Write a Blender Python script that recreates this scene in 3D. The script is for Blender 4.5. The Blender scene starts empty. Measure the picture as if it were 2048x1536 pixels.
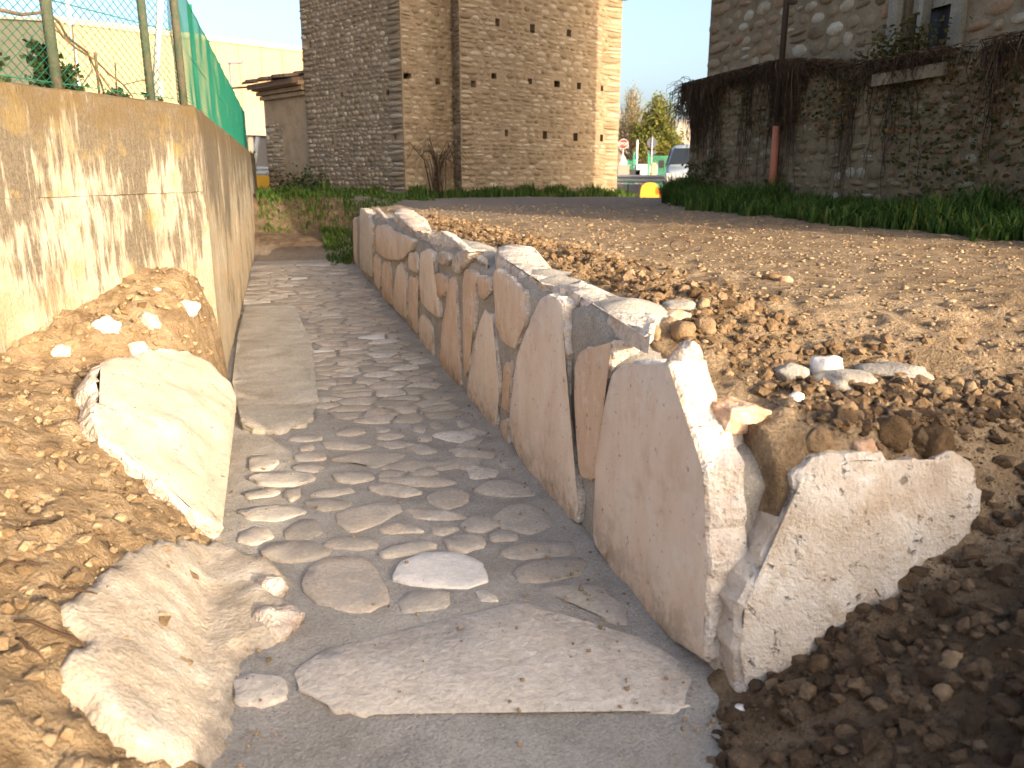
import bpy, bmesh, math, random
import numpy as np
from mathutils import Vector, Matrix, noise as mn, geometry as mgeo

# ------------------------------------------------------------------ camera
scene = bpy.context.scene
COL = scene.collection
FPX = 1607.0                                  # focal length in pixels of the 2048 px wide photograph
PITCH = math.atan(423 / FPX)
CZ = 0.6                                      # lens height above the dirt plateau
cam_d = bpy.data.cameras.new('camera')
cam = bpy.data.objects.new('camera', cam_d)
COL.objects.link(cam)
cam_d.sensor_width = 36.0
cam_d.lens = 36.0 * FPX / 2048.0
cam_d.clip_start = 0.05
cam_d.clip_end = 3000
cam.location = (0, 0, CZ)
cam.rotation_euler = (math.pi / 2 - PITCH, 0, 0)
cam_d.dof.use_dof = True
cam_d.dof.focus_distance = 4.6
cam_d.dof.aperture_fstop = 3.2
scene.camera = cam

# ------------------------------------------------------------------ sky, sun, exposure
SUN_AZ = math.radians(42)                     # to the right of straight behind the camera
SUN_EL = math.radians(14.3)
TOSUN = Vector((math.sin(SUN_AZ) * math.cos(SUN_EL), -math.cos(SUN_AZ) * math.cos(SUN_EL), math.sin(SUN_EL)))
world = bpy.data.worlds.new('World')
scene.world = world
world.use_nodes = True
wn = world.node_tree
wn.nodes.clear()
wo = wn.nodes.new('ShaderNodeOutputWorld')
wb = wn.nodes.new('ShaderNodeBackground')
sky = wn.nodes.new('ShaderNodeTexSky')
sky.sky_type = 'NISHITA'
sky.sun_disc = False
sky.sun_elevation = SUN_EL
sky.sun_rotation = math.atan2(TOSUN.x, TOSUN.y)
sky.altitude = 100
sky.air_density = 0.65
sky.dust_density = 5.3
sky.ozone_density = 1.2
wb.inputs[1].default_value = 0.15
wmul = wn.nodes.new('ShaderNodeMix')
wmul.data_type = 'RGBA'
wmul.blend_type = 'MULTIPLY'
wmul.inputs[0].default_value = 1.0
wmul.inputs[7].default_value = (1.10, 1.03, 0.93, 1)      # the camera's warm white balance
wn.links.new(sky.outputs[0], wmul.inputs[6])
wn.links.new(wmul.outputs[2], wb.inputs[0])
wn.links.new(wb.outputs[0], wo.inputs[0])
sun_d = bpy.data.lights.new('sun', 'SUN')
sun_d.energy = 2.3
sun_d.angle = math.radians(0.6)
sun_d.color = (1.0, 0.80, 0.56)
sun = bpy.data.objects.new('sun', sun_d)
COL.objects.link(sun)
sun.rotation_euler = (-TOSUN).to_track_quat('-Z', 'Y').to_euler()
scene.view_settings.view_transform = 'Standard'
scene.view_settings.look = 'None'
scene.view_settings.gamma = 1.0
scene.view_settings.exposure = 1.80
scene.cycles.max_bounces = 6
scene.cycles.diffuse_bounces = 3
scene.cycles.glossy_bounces = 2
scene.cycles.transmission_bounces = 2
scene.cycles.transparent_max_bounces = 4

# ------------------------------------------------------------------ geometry helpers
YAW = math.atan(474 / (FPX / math.cos(PITCH)))
CY, SY = math.cos(YAW), math.sin(YAW)
FLOOR = -0.9
R = random.Random(7)


def W(t, s, z=0.0):
    """channel frame (t across, s along) -> world"""
    return Vector((t * CY - s * SY, t * SY + s * CY, z))


def TS(p):
    return (p[0] * CY + p[1] * SY, -p[0] * SY + p[1] * CY)


def ray(px, py):
    x = (px - 1024) / FPX
    y = -(py - 768) / FPX
    return Vector((x, math.cos(PITCH) + y * math.sin(PITCH), -math.sin(PITCH) + y * math.cos(PITCH)))


def onz(px, py, z):
    r = ray(px, py)
    return Vector((0, 0, CZ)) + r * ((z - CZ) / r.z)


def ond(px, py, d):
    r = ray(px, py)
    return Vector((0, 0, CZ)) + r * (d / r.y)


def ont(px, py, t0):
    r = ray(px, py)
    return Vector((0, 0, CZ)) + r * (t0 / (r.x * CY + r.y * SY))


def sm(a, b, x):
    x = min(1.0, max(0.0, (x - a) / (b - a)))
    return x * x * (3 - 2 * x)


def lerp(a, b, f):
    return a + (b - a) * f


def nz(x, y=0.0, z=0.0):
    return mn.noise(Vector((x, y, z)))


CORNER = (-0.47, 6.0)          # where the concrete wall bends, channel frame
NEARW = (-1.25, 4.65)          # a second point of the near wall's face
_d = Vector((NEARW[0] - CORNER[0], NEARW[1] - CORNER[1])).normalized()
NWN = Vector((-_d.y, _d.x))    # outward normal of the near wall (towards the channel)
if NWN.x < 0:
    NWN = -NWN


def H(t, s):
    """height of the natural ground in the channel frame"""
    y = t * SY + s * CY
    drop = -0.32 * sm(19, 27, y)
    near = -0.97 + lerp(0.48, 0.66, sm(1.3, 0.4, s)) * max(0.0, (t - 0.98) + 0.35 * (1.75 - s))
    near = near if near < -0.1 else -0.1 + (near + 0.1) * lerp(0.25, 0.75, sm(0.9, -0.4, s))
    near = min(near, lerp(0.12, 0.4, sm(0.9, -0.4, s)))  # ground out of view is raised here to shade the channel floor
    plate = lerp(-0.16, 0.03, sm(1.95, 3.2, s)) + 0.05 * math.exp(-((t - 1.75) / 0.3) ** 2) * sm(2.6, 3.4, s)
    right = lerp(near, plate, sm(1.74, 1.98, s))
    right += 0.14 * math.exp(-((t - 2.6) / 1.0) ** 2 - ((s + 0.35) / 0.8) ** 2)     # unseen mound added to shade the boulder and near soil
    if t >= 1.33:
        z = right
        if s > 12.5:                                   # beyond the stone wall the soil runs down into the ditch
            z = lerp(z, lerp(-0.75, z, sm(1.2, 2.6, t)), sm(12.8, 14.0, s) * (1 - sm(16.5, 18.2, s)))
        return z + drop
    nd = (t - CORNER[0]) * NWN.x + (s - CORNER[1]) * NWN.y
    behind = (s >= CORNER[1] and t < -0.55) or (s < CORNER[1] and nd < -0.10)
    if behind and s < 27:
        return 0.93 * (1 - sm(25, 27, s))
    end = lerp(-1.0, -0.6, sm(14.4, 16.8, s))
    end = lerp(end, 0.12, sm(16.9, 17.7, s))
    chan = end
    if s < 2.2 and t > 0.5:
        chan = max(chan, near)
    if s > 13:
        chan = lerp(chan, max(chan, -0.75), sm(0.9, 1.33, t) * sm(13.4, 14.2, s))
    if t < -0.2 and s < 6.2:
        e = lerp(-0.26, -0.36, sm(1.8, 3.6, s))
        e = lerp(e, -0.44, sm(4.4, 5.1, s))
        A = lerp(0.66, 0.70, sm(2, 4, s))
        A = lerp(A, 0.92, sm(4.5, 5.6, s))
        k = lerp(1.5, 1.9, sm(2, 4, s))
        k = lerp(k, 18.0, sm(4.4, 5.4, s))
        d = e - t
        if d > 0:
            chan = max(chan, -0.93 + A * (1 - math.exp(-k * d)) + 0.06 * min(d, 2.0))
    return chan + drop


def hit(px, py):
    """where the sight line of a photograph pixel meets the natural ground"""
    r = ray(px, py)
    o = Vector((0, 0, CZ))
    k = 0.8
    while k < 40:
        p = o + r * k
        t, s = TS(p)
        if p.z < max(H(t, s), FLOOR if -0.45 < t < 1.2 and s < 15 else -9):
            return p
        k += 0.01
    return p


# ------------------------------------------------------------------ object helpers
def link(name, me, mats=(), parent=None, kind=None, label=None, cat=None, group=None):
    ob = bpy.data.objects.new(name, me)
    COL.objects.link(ob)
    if me is not None and mats:
        if not isinstance(mats, (list, tuple)):
            mats = [mats]
        if len(me.materials) == 0:
            for m in mats:
                me.materials.append(m)
    if parent is not None:
        ob.parent = parent
    if kind:
        ob['kind'] = kind
    if label:
        ob['label'] = label
    if cat:
        ob['category'] = cat
    if group:
        ob['group'] = group
    return ob


def thing(name, label, cat, loc=(0, 0, 0), group=None):
    o = link(name, None, label=label, cat=cat, group=group)
    o.empty_display_size = 0.2
    o.location = loc
    return o


class MB:
    """collects geometry in world space; every face may carry a random value and a material slot"""

    def __init__(self):
        self.v, self.f, self.r, self.m = [], [], [], []

    def add(self, vs, fs, rnd=0.0, mi=0):
        b = len(self.v)
        self.v.extend([tuple(q) for q in vs])
        for fc in fs:
            self.f.append(tuple(i + b for i in fc))
            self.r.append(rnd)
            self.m.append(mi)

    def box(self, c, ex, ey, ez, rnd=0.0, mi=0):
        """c centre, ex/ey/ez half-extent vectors"""
        c, ex, ey, ez = Vector(c), Vector(ex), Vector(ey), Vector(ez)
        vs = [c + ex * a + ey * b + ez * d for d in (-1, 1) for a, b in ((-1, -1), (1, -1), (1, 1), (-1, 1))]
        self.add(vs, [(3, 2, 1, 0), (4, 5, 6, 7), (0, 1, 5, 4), (1, 2, 6, 5), (2, 3, 7, 6), (3, 0, 4, 7)], rnd, mi)

    def tube(self, pts, rad, n=6, rnd=0.0, mi=0, cap=True):
        pts = [Vector(p) for p in pts]
        rads = rad if isinstance(rad, (list, tuple)) else [rad] * len(pts)
        vs, fs = [], []
        for i, p in enumerate(pts):
            d = (pts[min(i + 1, len(pts) - 1)] - pts[max(i - 1, 0)])
            if d.length < 1e-9:
                d = Vector((0, 0, 1))
            d.normalize()
            a = d.orthogonal().normalized() if abs(d.z) > 0.99 else d.cross(Vector((0, 0, 1))).normalized()
            b = d.cross(a)
            for k in range(n):
                w = 2 * math.pi * k / n
                vs.append(p + (a * math.cos(w) + b * math.sin(w)) * rads[i])
        for i in range(len(pts) - 1):
            for k in range(n):
                k2 = (k + 1) % n
                fs.append((i * n + k, i * n + k2, (i + 1) * n + k2, (i + 1) * n + k))
        if cap:
            fs.append(tuple(range(n))[::-1])
            fs.append(tuple((len(pts) - 1) * n + k for k in range(n)))
        self.add(vs, fs, rnd, mi)

    def mesh(self, name, smooth=False):
        me = bpy.data.meshes.new(name)
        me.from_pydata(self.v, [], self.f)
        at = me.attributes.new('rnd', 'FLOAT', 'FACE')
        at.data.foreach_set('value', self.r)
        me.polygons.foreach_set('material_index', self.m)
        if smooth:
            me.polygons.foreach_set('use_smooth', [True] * len(self.f))
        me.update()
        return me

    def build(self, name, mats, parent=None, smooth=False, fix=False, **kw):
        me = self.mesh(name, smooth)
        if fix:
            bm = bmesh.new()
            bm.from_mesh(me)
            bmesh.ops.recalc_face_normals(bm, faces=bm.faces)
            bm.to_mesh(me)
            bm.free()
        ob = link(name, me, mats, parent, **kw)
        if parent is not None and parent.type == 'EMPTY':
            ob.matrix_parent_inverse = Matrix.Translation(-Vector(parent.location))
        return ob


def adopt(ob, parent):
    ob.parent = parent
    ob.matrix_parent_inverse = Matrix.Translation(-Vector(parent.location))


# ------------------------------------------------------------------ materials
class NT:
    def __init__(self, name):
        self.m = bpy.data.materials.new(name)
        self.m.use_nodes = True
        self.t = self.m.node_tree
        self.t.nodes.clear()
        self.out = self.t.nodes.new('ShaderNodeOutputMaterial')
        self.b = self.t.nodes.new('ShaderNodeBsdfPrincipled')
        self.t.links.new(self.b.outputs[0], self.out.inputs[0])
        self.pos = self.n('ShaderNodeNewGeometry').outputs['Position']

    def n(self, ty, **kw):
        x = self.t.nodes.new(ty)
        for k, v in kw.items():
            setattr(x, k, v)
        return x

    def l(self, a, b):
        self.t.links.new(a, b)

    def scaled(self, sc):
        x = self.n('ShaderNodeVectorMath', operation='MULTIPLY')
        self.l(self.pos, x.inputs[0])
        x.inputs[1].default_value = sc
        return x.outputs[0]

    def noise(self, scale, detail=5, rough=0.6, sc=None, dist=0.0):
        x = self.n('ShaderNodeTexNoise')
        x.inputs['Scale'].default_value = scale
        x.inputs['Detail'].default_value = min(detail, 3.5)
        x.inputs['Roughness'].default_value = rough
        x.inputs['Distortion'].default_value = dist
        self.l(self.scaled(sc) if sc else self.pos, x.inputs['Vector'])
        return x.outputs[0]

    def math(self, op, a, b=0.0, c=None, clamp=False):
        x = self.n('ShaderNodeMath', operation=op, use_clamp=clamp)
        for i, q in enumerate((a, b, c)):
            if q is None:
                continue
            if isinstance(q, (int, float)):
                x.inputs[i].default_value = q
            else:
                self.l(q, x.inputs[i])
        return x.outputs[0]

    def maprange(self, v, a, b, c=0.0, d=1.0, smooth=True):
        x = self.n('ShaderNodeMapRange')
        if smooth:
            x.interpolation_type = 'SMOOTHSTEP'
        self.l(v, x.inputs[0])
        for i, q in enumerate((a, b, c, d)):
            x.inputs[i + 1].default_value = q
        return x.outputs[0]

    def ramp(self, v, stops):
        x = self.n('ShaderNodeValToRGB')
        e = x.color_ramp.elements
        while len(e) < len(stops):
            e.new(0.5)
        for q, (p, c) in zip(e, stops):
            q.position = p
            q.color = (*c, 1)
        self.l(v, x.inputs[0])
        return x.outputs[0]

    def mix(self, f, a, b, blend='MIX'):
        x = self.n('ShaderNodeMix', data_type='RGBA', blend_type=blend)
        if isinstance(f, (int, float)):
            x.inputs[0].default_value = f
        else:
            self.l(f, x.inputs[0])
        for i, q in ((6, a), (7, b)):
            if isinstance(q, tuple):
                x.inputs[i].default_value = (*q, 1)
            else:
                self.l(q, x.inputs[i])
        return x.outputs[2]

    def rnd(self):
        a = self.n('ShaderNodeAttribute', attribute_name='rnd').outputs['Fac']
        o = self.n('ShaderNodeObjectInfo').outputs['Random']
        return self.math('FRACT', self.math('ADD', a, o))

    def bump(self, h, strength=0.5, dist=0.02):
        x = self.n('ShaderNodeBump')
        x.inputs['Strength'].default_value = strength
        x.inputs['Distance'].default_value = dist
        self.l(h, x.inputs['Height'])
        self.l(x.outputs[0], self.b.inputs['Normal'])

    def done(self, col, rough=0.9, spec=0.3, metal=0.0):
        if isinstance(col, tuple):
            self.b.inputs['Base Color'].default_value = (*col, 1)
        else:
            self.l(col, self.b.inputs['Base Color'])
        if isinstance(rough, (int, float)):
            self.b.inputs['Roughness'].default_value = rough
        else:
            self.l(rough, self.b.inputs['Roughness'])
        self.b.inputs['Specular IOR Level'].default_value = spec
        self.b.inputs['Metallic'].default_value = metal
        return self.m


def stone_mat(name, stops, scale=9, fine=60, bump=0.6, dist=0.01, rndw=0.55, streak=None, dark=0.75, smear=0.0, grit=0.0):
    q = NT(name)
    n1 = q.noise(scale, 6, 0.65, sc=streak)
    v = q.math('ADD', q.math('MULTIPLY', q.rnd(), rndw), q.math('MULTIPLY', n1, 1.0 - rndw * 0.55))
    v = q.math('SUBTRACT', v, rndw * 0.22)
    c = q.ramp(v, stops)
    n2 = q.noise(fine, 4, 0.7)
    c = q.mix(1.0, c, q.ramp(n2, [(0.3, (dark,) * 3), (0.65, (1.08,) * 3)]), 'MULTIPLY')
    if smear:                                 # mortar left on the faces
        c = q.mix(q.maprange(q.noise(8.5, 4, 0.75), 0.44, 0.62, 0.0, smear), c, (0.355, 0.33, 0.295))
    if grit:                                  # coarse sand and small aggregate in the mix
        g1 = q.noise(130, 2, 0.5)
        c = q.mix(q.maprange(g1, 0.60, 0.70, 0.0, grit), c, (0.52, 0.48, 0.42))
        c = q.mix(q.maprange(g1, 0.30, 0.40, grit, 0.0), c, (0.13, 0.12, 0.105))
        c = q.mix(q.maprange(q.noise(3.0, 4, 0.7), 0.5, 0.7, 0.0, 0.4), c, (0.27, 0.225, 0.175))
    q.bump(q.math('ADD', n2, q.math('MULTIPLY', n1, 2.0)), bump, dist)
    return q.done(c, 0.92, 0.2)


def plain(name, col, rough=0.6, spec=0.4, metal=0.0, var=0.18, scale=12, bump=0.0):
    q = NT(name)
    n1 = q.noise(scale, 5, 0.65)
    c = q.mix(1.0, col, q.ramp(n1, [(0.3, (1 - var,) * 3), (0.7, (1 + var * 0.6,) * 3)]), 'MULTIPLY')
    if bump:
        q.bump(n1, bump, 0.01)
    return q.done(c, rough, spec, metal)


def leaf_mat(name, stops, transl=0.25, scale=3.0):
    q = NT(name)
    v = q.math('ADD', q.math('MULTIPLY', q.rnd(), 0.6), q.math('MULTIPLY', q.noise(scale, 3), 0.5))
    c = q.ramp(v, stops)
    q.done(c, 0.7, 0.25)
    tr = q.n('ShaderNodeBsdfTranslucent')
    q.l(c, tr.inputs[0])
    mx = q.n('ShaderNodeMixShader')
    mx.inputs[0].default_value = transl
    q.l(q.b.outputs[0], mx.inputs[1])
    q.l(tr.outputs[0], mx.inputs[2])
    q.l(mx.outputs[0], q.out.inputs[0])
    return q.m


def soil_mat():
    q = NT('soil')
    big = q.noise(0.9, 5, 0.6)
    mid = q.noise(7.0, 7, 0.7)
    fine = q.noise(70.0, 5, 0.75)
    vor = q.n('ShaderNodeTexVoronoi')
    vor.inputs['Scale'].default_value = 38
    q.l(q.pos, vor.inputs['Vector'])
    v = q.math('ADD', q.math('MULTIPLY', mid, 0.7), q.math('MULTIPLY', big, 0.4))
    c = q.ramp(v, [(0.32, (0.135, 0.092, 0.053)), (0.5, (0.25, 0.178, 0.108)), (0.66, (0.36, 0.272, 0.178)), (0.85, (0.43, 0.34, 0.235))])
    c = q.mix(1.0, c, q.ramp(fine, [(0.3, (0.62,) * 3), (0.7, (1.2,) * 3)]), 'MULTIPLY')
    peb = q.maprange(vor.outputs['Distance'], 0.12, 0.22, 1.0, 0.0)
    sel = q.math('GREATER_THAN', q.noise(11, 3), 0.54)
    c = q.mix(q.math('MULTIPLY', q.math('MULTIPLY', peb, sel), 0.55), c, (0.46, 0.37, 0.27))
    # compacted grey gravel track farther on
    sep = q.n('ShaderNodeSeparateXYZ')
    q.l(q.pos, sep.inputs[0])
    far = q.maprange(sep.outputs[1], 8.0, 15.0)
    grey = q.ramp(q.noise(25, 5, 0.7), [(0.3, (0.20, 0.165, 0.135)), (0.7, (0.31, 0.265, 0.225))])
    c = q.mix(q.math('MULTIPLY', far, 0.75), c, grey)
    # clayey lighter earth of the left bank
    lft = q.maprange(sep.outputs[0], -0.9, -0.3, 1.0, 0.0)
    ny = q.maprange(sep.outputs[1], 5.2, 6.2, 1.0, 0.0)
    c = q.mix(q.math('MULTIPLY', q.math('MULTIPLY', lft, ny), 0.75), c, q.ramp(mid, [(0.3, (0.19, 0.125, 0.066)), (0.5, (0.32, 0.228, 0.13)), (0.7, (0.43, 0.325, 0.205))]))
    # freshly dug damp earth, right foreground; ditch end is dark earth with painted shade
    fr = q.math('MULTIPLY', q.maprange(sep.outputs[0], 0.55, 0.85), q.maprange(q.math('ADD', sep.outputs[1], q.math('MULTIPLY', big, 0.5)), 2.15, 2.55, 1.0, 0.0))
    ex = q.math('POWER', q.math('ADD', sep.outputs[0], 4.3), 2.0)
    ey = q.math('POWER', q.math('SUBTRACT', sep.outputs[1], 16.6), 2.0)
    ditch_shade = q.maprange(q.math('ADD', ex, ey), 1.2, 3.2, 1.0, 0.0)  # deep shade of the ditch end put into the soil colour
    damp = q.ramp(mid, [(0.3, (0.055, 0.036, 0.022)), (0.5, (0.105, 0.070, 0.042)), (0.72, (0.19, 0.135, 0.085))])  # damp earth tone, shared by the painted ditch shade
    c = q.mix(q.math('MULTIPLY', q.math('MAXIMUM', fr, ditch_shade), 0.85), c, damp)
    h = q.math('ADD', q.math('MULTIPLY', mid, 1.6), fine)
    q.bump(h, 1.0, 0.025)
    return q.done(c, 0.95, 0.15)


def limestone(name, stops, white=0.45):
    q = NT(name)
    st = q.noise(5, 4, 0.65, sc=(1.6, 1.6, 0.45), dist=0.8)
    fl = q.noise(38, 3, 0.6, sc=(1.0, 1.0, 0.16), dist=0.5)
    bl = q.noise(2.3, 3, 0.6)
    v = q.math('ADD', q.math('MULTIPLY', q.rnd(), 0.40), q.math('ADD', q.math('MULTIPLY', st, 0.55), q.math('MULTIPLY', fl, 0.12)))
    c = q.ramp(q.math('ADD', q.math('SUBTRACT', v, 0.20), q.math('MULTIPLY', bl, 0.30)), stops)
    patch = q.maprange(q.noise(6.0, 4, 0.75), 0.53, 0.66)
    c = q.mix(q.math('MULTIPLY', patch, white), c, (0.72, 0.67, 0.61))
    pitn = q.noise(30, 3, 0.65)
    pit = q.maprange(pitn, 0.27, 0.38, 0.5, 1.0)
    cc = q.n('ShaderNodeCombineColor')
    for i in range(3):
        q.l(pit, cc.inputs[i])
    c = q.mix(1.0, c, cc.outputs[0], 'MULTIPLY')
    dirt = q.maprange(q.noise(3.1, 4, 0.75), 0.52, 0.70, 0.0, 0.40)
    c = q.mix(dirt, c, (0.42, 0.285, 0.185))
    sep = q.n('ShaderNodeSeparateXYZ')
    q.l(q.pos, sep.inputs[0])
    mud = q.math('MULTIPLY', q.maprange(sep.outputs[2], -0.90, -0.62, 1.0, 0.0), q.maprange(q.noise(12, 4, 0.75), 0.38, 0.62, 0.0, 0.65))
    c = q.mix(mud, c, (0.30, 0.235, 0.18))
    q.bump(q.math('ADD', q.math('MULTIPLY', pit, 0.8), q.math('ADD', q.noise(60, 3, 0.75), st)), 0.6, 0.012)
    return q.done(c, 0.88, 0.22)


def broken_mat():
    q = NT('broken_limestone')
    n1 = q.noise(16, 7, 0.75)
    c = q.ramp(q.math('ADD', q.math('MULTIPLY', n1, 0.9), q.math('MULTIPLY', q.rnd(), 0.15)),
               [(0.3, (0.42, 0.31, 0.23)), (0.5, (0.60, 0.52, 0.45)), (0.7, (0.72, 0.67, 0.61))])
    mud = q.maprange(q.noise(6, 6, 0.7), 0.5, 0.64, 0.0, 0.5)
    c = q.mix(mud, c, (0.42, 0.30, 0.20))
    pit = q.maprange(q.noise(48, 3, 0.6), 0.30, 0.40, 0.5, 1.0)
    cc = q.n('ShaderNodeCombineColor')
    for i in range(3):
        q.l(pit, cc.inputs[i])
    c = q.mix(1.0, c, cc.outputs[0], 'MULTIPLY')
    q.bump(q.math('ADD', q.noise(45, 5, 0.75), q.math('MULTIPLY', n1, 2.0)), 0.9, 0.02)
    return q.done(c, 0.9, 0.2)


def concrete_mat():
    q = NT('weathered_concrete')
    sep = q.n('ShaderNodeSeparateXYZ')
    q.l(q.pos, sep.inputs[0])
    z = sep.outputs[2]
    st = q.noise(9, 6, 0.65, sc=(1.3, 1.3, 0.11))
    stf = q.noise(30, 5, 0.7, sc=(1.2, 1.2, 0.16))
    bl = q.noise(2.2, 6, 0.7)
    base = q.ramp(q.math('ADD', q.math('MULTIPLY', bl, 0.6), q.math('MULTIPLY', q.noise(26, 6, 0.7), 0.4)),
                  [(0.32, (0.20, 0.17, 0.125)), (0.5, (0.31, 0.275, 0.215)), (0.68, (0.41, 0.375, 0.31))])
    h = q.maprange(z, -0.1, 0.9, -0.10, 0.24, smooth=False)
    k = q.math('ADD', q.math('ADD', q.math('MULTIPLY', q.math('SUBTRACT', st, 0.5), 0.9), q.math('MULTIPLY', q.math('SUBTRACT', q.noise(1.5, 4, 0.6), 0.5), 1.3)), q.math('ADD', h, 0.5))
    k = q.math('ADD', k, q.math('MULTIPLY', q.math('SUBTRACT', stf, 0.5), 0.75))
    m = q.maprange(k, 0.42, 0.62)
    stain = q.ramp(q.noise(60, 4, 0.7), [(0.3, (0.055, 0.045, 0.034)), (0.7, (0.145, 0.118, 0.086))])
    c = q.mix(q.math('MULTIPLY', m, 0.88), base, stain)
    moss = q.maprange(q.noise(3.4, 6, 0.7), 0.54, 0.66)
    c = q.mix(q.math('MULTIPLY', moss, 0.45), c, (0.26, 0.195, 0.07))
    low = q.maprange(z, -0.25, 0.25, 1.0, 0.0)
    c = q.mix(q.math('MULTIPLY', q.math('MULTIPLY', low, q.maprange(q.noise(5, 5, 0.7), 0.4, 0.65)), 0.6), c, (0.36, 0.24, 0.12))
    topm = q.maprange(q.math('ADD', z, q.math('MULTIPLY', q.noise(5, 4, 0.7), 0.35)), 0.92, 1.16)
    c = q.mix(q.math('MULTIPLY', topm, q.maprange(q.noise(8, 5), 0.3, 0.6, 0.3, 0.9)), c, (0.115, 0.082, 0.040))
    q.bump(q.math('ADD', q.noise(80, 4, 0.7), q.math('MULTIPLY', stf, 1.2)), 0.6, 0.012)
    return q.done(c, 0.93, 0.2)


M = {}
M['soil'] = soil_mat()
M['clod'] = stone_mat('clod_earth', [(0.25, (0.10, 0.062, 0.032)), (0.5, (0.19, 0.125, 0.068)), (0.8, (0.29, 0.20, 0.12))], 14, 90, 0.9)
M['bank_clod'] = stone_mat('dry_clay', [(0.25, (0.20, 0.135, 0.072)), (0.5, (0.31, 0.218, 0.124)), (0.85, (0.40, 0.30, 0.187)), (0.99, (0.55, 0.47, 0.36))], 14, 90, 0.9)
M['damp_clod'] = stone_mat('damp_earth', [(0.25, (0.055, 0.036, 0.022)), (0.5, (0.105, 0.070, 0.042)), (0.85, (0.19, 0.135, 0.085)), (0.99, (0.34, 0.27, 0.19))], 14, 90, 0.9)
M['pebble'] = stone_mat('pebble_stone', [(0.2, (0.20, 0.14, 0.08)), (0.5, (0.30, 0.215, 0.132)), (0.85, (0.36, 0.27, 0.175)), (0.98, (0.48, 0.41, 0.32))], 14, 90, 0.5)
M['mortar'] = stone_mat('grey_mortar', [(0.3, (0.265, 0.245, 0.215)), (0.5, (0.355, 0.33, 0.295)), (0.7, (0.43, 0.405, 0.365))], 5, 85, 0.7, 0.012, 0.1, grit=0.6)
M['palemortar'] = stone_mat('pale_mortar', [(0.3, (0.33, 0.275, 0.21)), (0.5, (0.46, 0.40, 0.325)), (0.7, (0.60, 0.55, 0.48))], 5, 70, 0.7, 0.012, 0.1, grit=0.35)
M['strip'] = stone_mat('old_footing', [(0.3, (0.40, 0.355, 0.285)), (0.5, (0.52, 0.475, 0.395)), (0.7, (0.60, 0.56, 0.49))], 4, 60, 0.9, 0.012, 0.1)
M['slab'] = limestone('pink_limestone', [(0.2, (0.51, 0.35, 0.235)), (0.45, (0.62, 0.465, 0.35)), (0.65, (0.69, 0.575, 0.475)), (0.9, (0.74, 0.66, 0.575))], 0.50)
M['white_slab'] = limestone('white_limestone', [(0.2, (0.36, 0.30, 0.23)), (0.5, (0.45, 0.395, 0.32)), (0.85, (0.53, 0.48, 0.40))], 0.20)
M['broken'] = broken_mat()
M['floor_stone'] = stone_mat('floor_stone', [(0.12, (0.37, 0.325, 0.27)), (0.35, (0.45, 0.395, 0.33)), (0.55, (0.50, 0.455, 0.395)), (0.75, (0.51, 0.425, 0.34)), (0.93, (0.64, 0.61, 0.56))], 6, 60, 0.6, 0.008, 0.7, smear=0.65)
M['pale_stone'] = stone_mat('pale_stone', [(0.2, (0.53, 0.46, 0.385)), (0.5, (0.63, 0.57, 0.495)), (0.8, (0.69, 0.65, 0.59))], 7, 45, 0.8, 0.01, 0.3, smear=0.15)
M['white_stone'] = stone_mat('white_stone', [(0.2, (0.62, 0.585, 0.54)), (0.7, (0.74, 0.71, 0.67))], 9, 45, 0.6, 0.008, 0.3, dark=0.88)
M['concrete'] = concrete_mat()


def boulder_mat():
    q = NT('pitted_boulder')
    n1 = q.noise(4.5, 4, 0.7)
    c = q.ramp(n1, [(0.3, (0.50, 0.41, 0.32)), (0.5, (0.63, 0.56, 0.48)), (0.68, (0.73, 0.69, 0.63))])
    c = q.mix(q.maprange(q.noise(7, 4, 0.75), 0.50, 0.66, 0.0, 0.6), c, (0.47, 0.365, 0.26))
    pitn = q.noise(19, 3, 0.65)
    pit = q.maprange(pitn, 0.26, 0.40, 0.55, 1.0)
    cc = q.n('ShaderNodeCombineColor')
    for i in range(3):
        q.l(pit, cc.inputs[i])
    c = q.mix(1.0, c, cc.outputs[0], 'MULTIPLY')
    q.bump(q.math('ADD', q.math('MULTIPLY', pit, 2.0), q.noise(50, 3, 0.75)), 1.0, 0.02)
    return q.done(c, 0.9, 0.2)


M['boulder'] = boulder_mat()
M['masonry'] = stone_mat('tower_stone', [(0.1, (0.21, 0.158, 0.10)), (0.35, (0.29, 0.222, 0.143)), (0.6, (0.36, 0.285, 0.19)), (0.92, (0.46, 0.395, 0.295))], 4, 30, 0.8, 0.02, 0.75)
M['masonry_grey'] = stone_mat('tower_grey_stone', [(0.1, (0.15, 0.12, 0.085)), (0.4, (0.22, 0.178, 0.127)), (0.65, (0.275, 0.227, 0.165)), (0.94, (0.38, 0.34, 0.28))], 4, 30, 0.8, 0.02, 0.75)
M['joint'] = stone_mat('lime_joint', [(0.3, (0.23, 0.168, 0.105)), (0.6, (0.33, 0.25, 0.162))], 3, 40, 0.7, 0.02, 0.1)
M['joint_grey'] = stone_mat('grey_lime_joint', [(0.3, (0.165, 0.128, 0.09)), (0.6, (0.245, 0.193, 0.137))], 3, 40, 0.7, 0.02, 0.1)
M['rubble'] = stone_mat('house_rubble', [(0.08, (0.13, 0.10, 0.065)), (0.3, (0.22, 0.172, 0.11)), (0.5, (0.29, 0.235, 0.155)), (0.66, (0.27, 0.165, 0.10)), (0.78, (0.33, 0.285, 0.20)), (0.95, (0.48, 0.44, 0.36))], 3, 28, 0.8, 0.02, 0.8)
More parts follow.
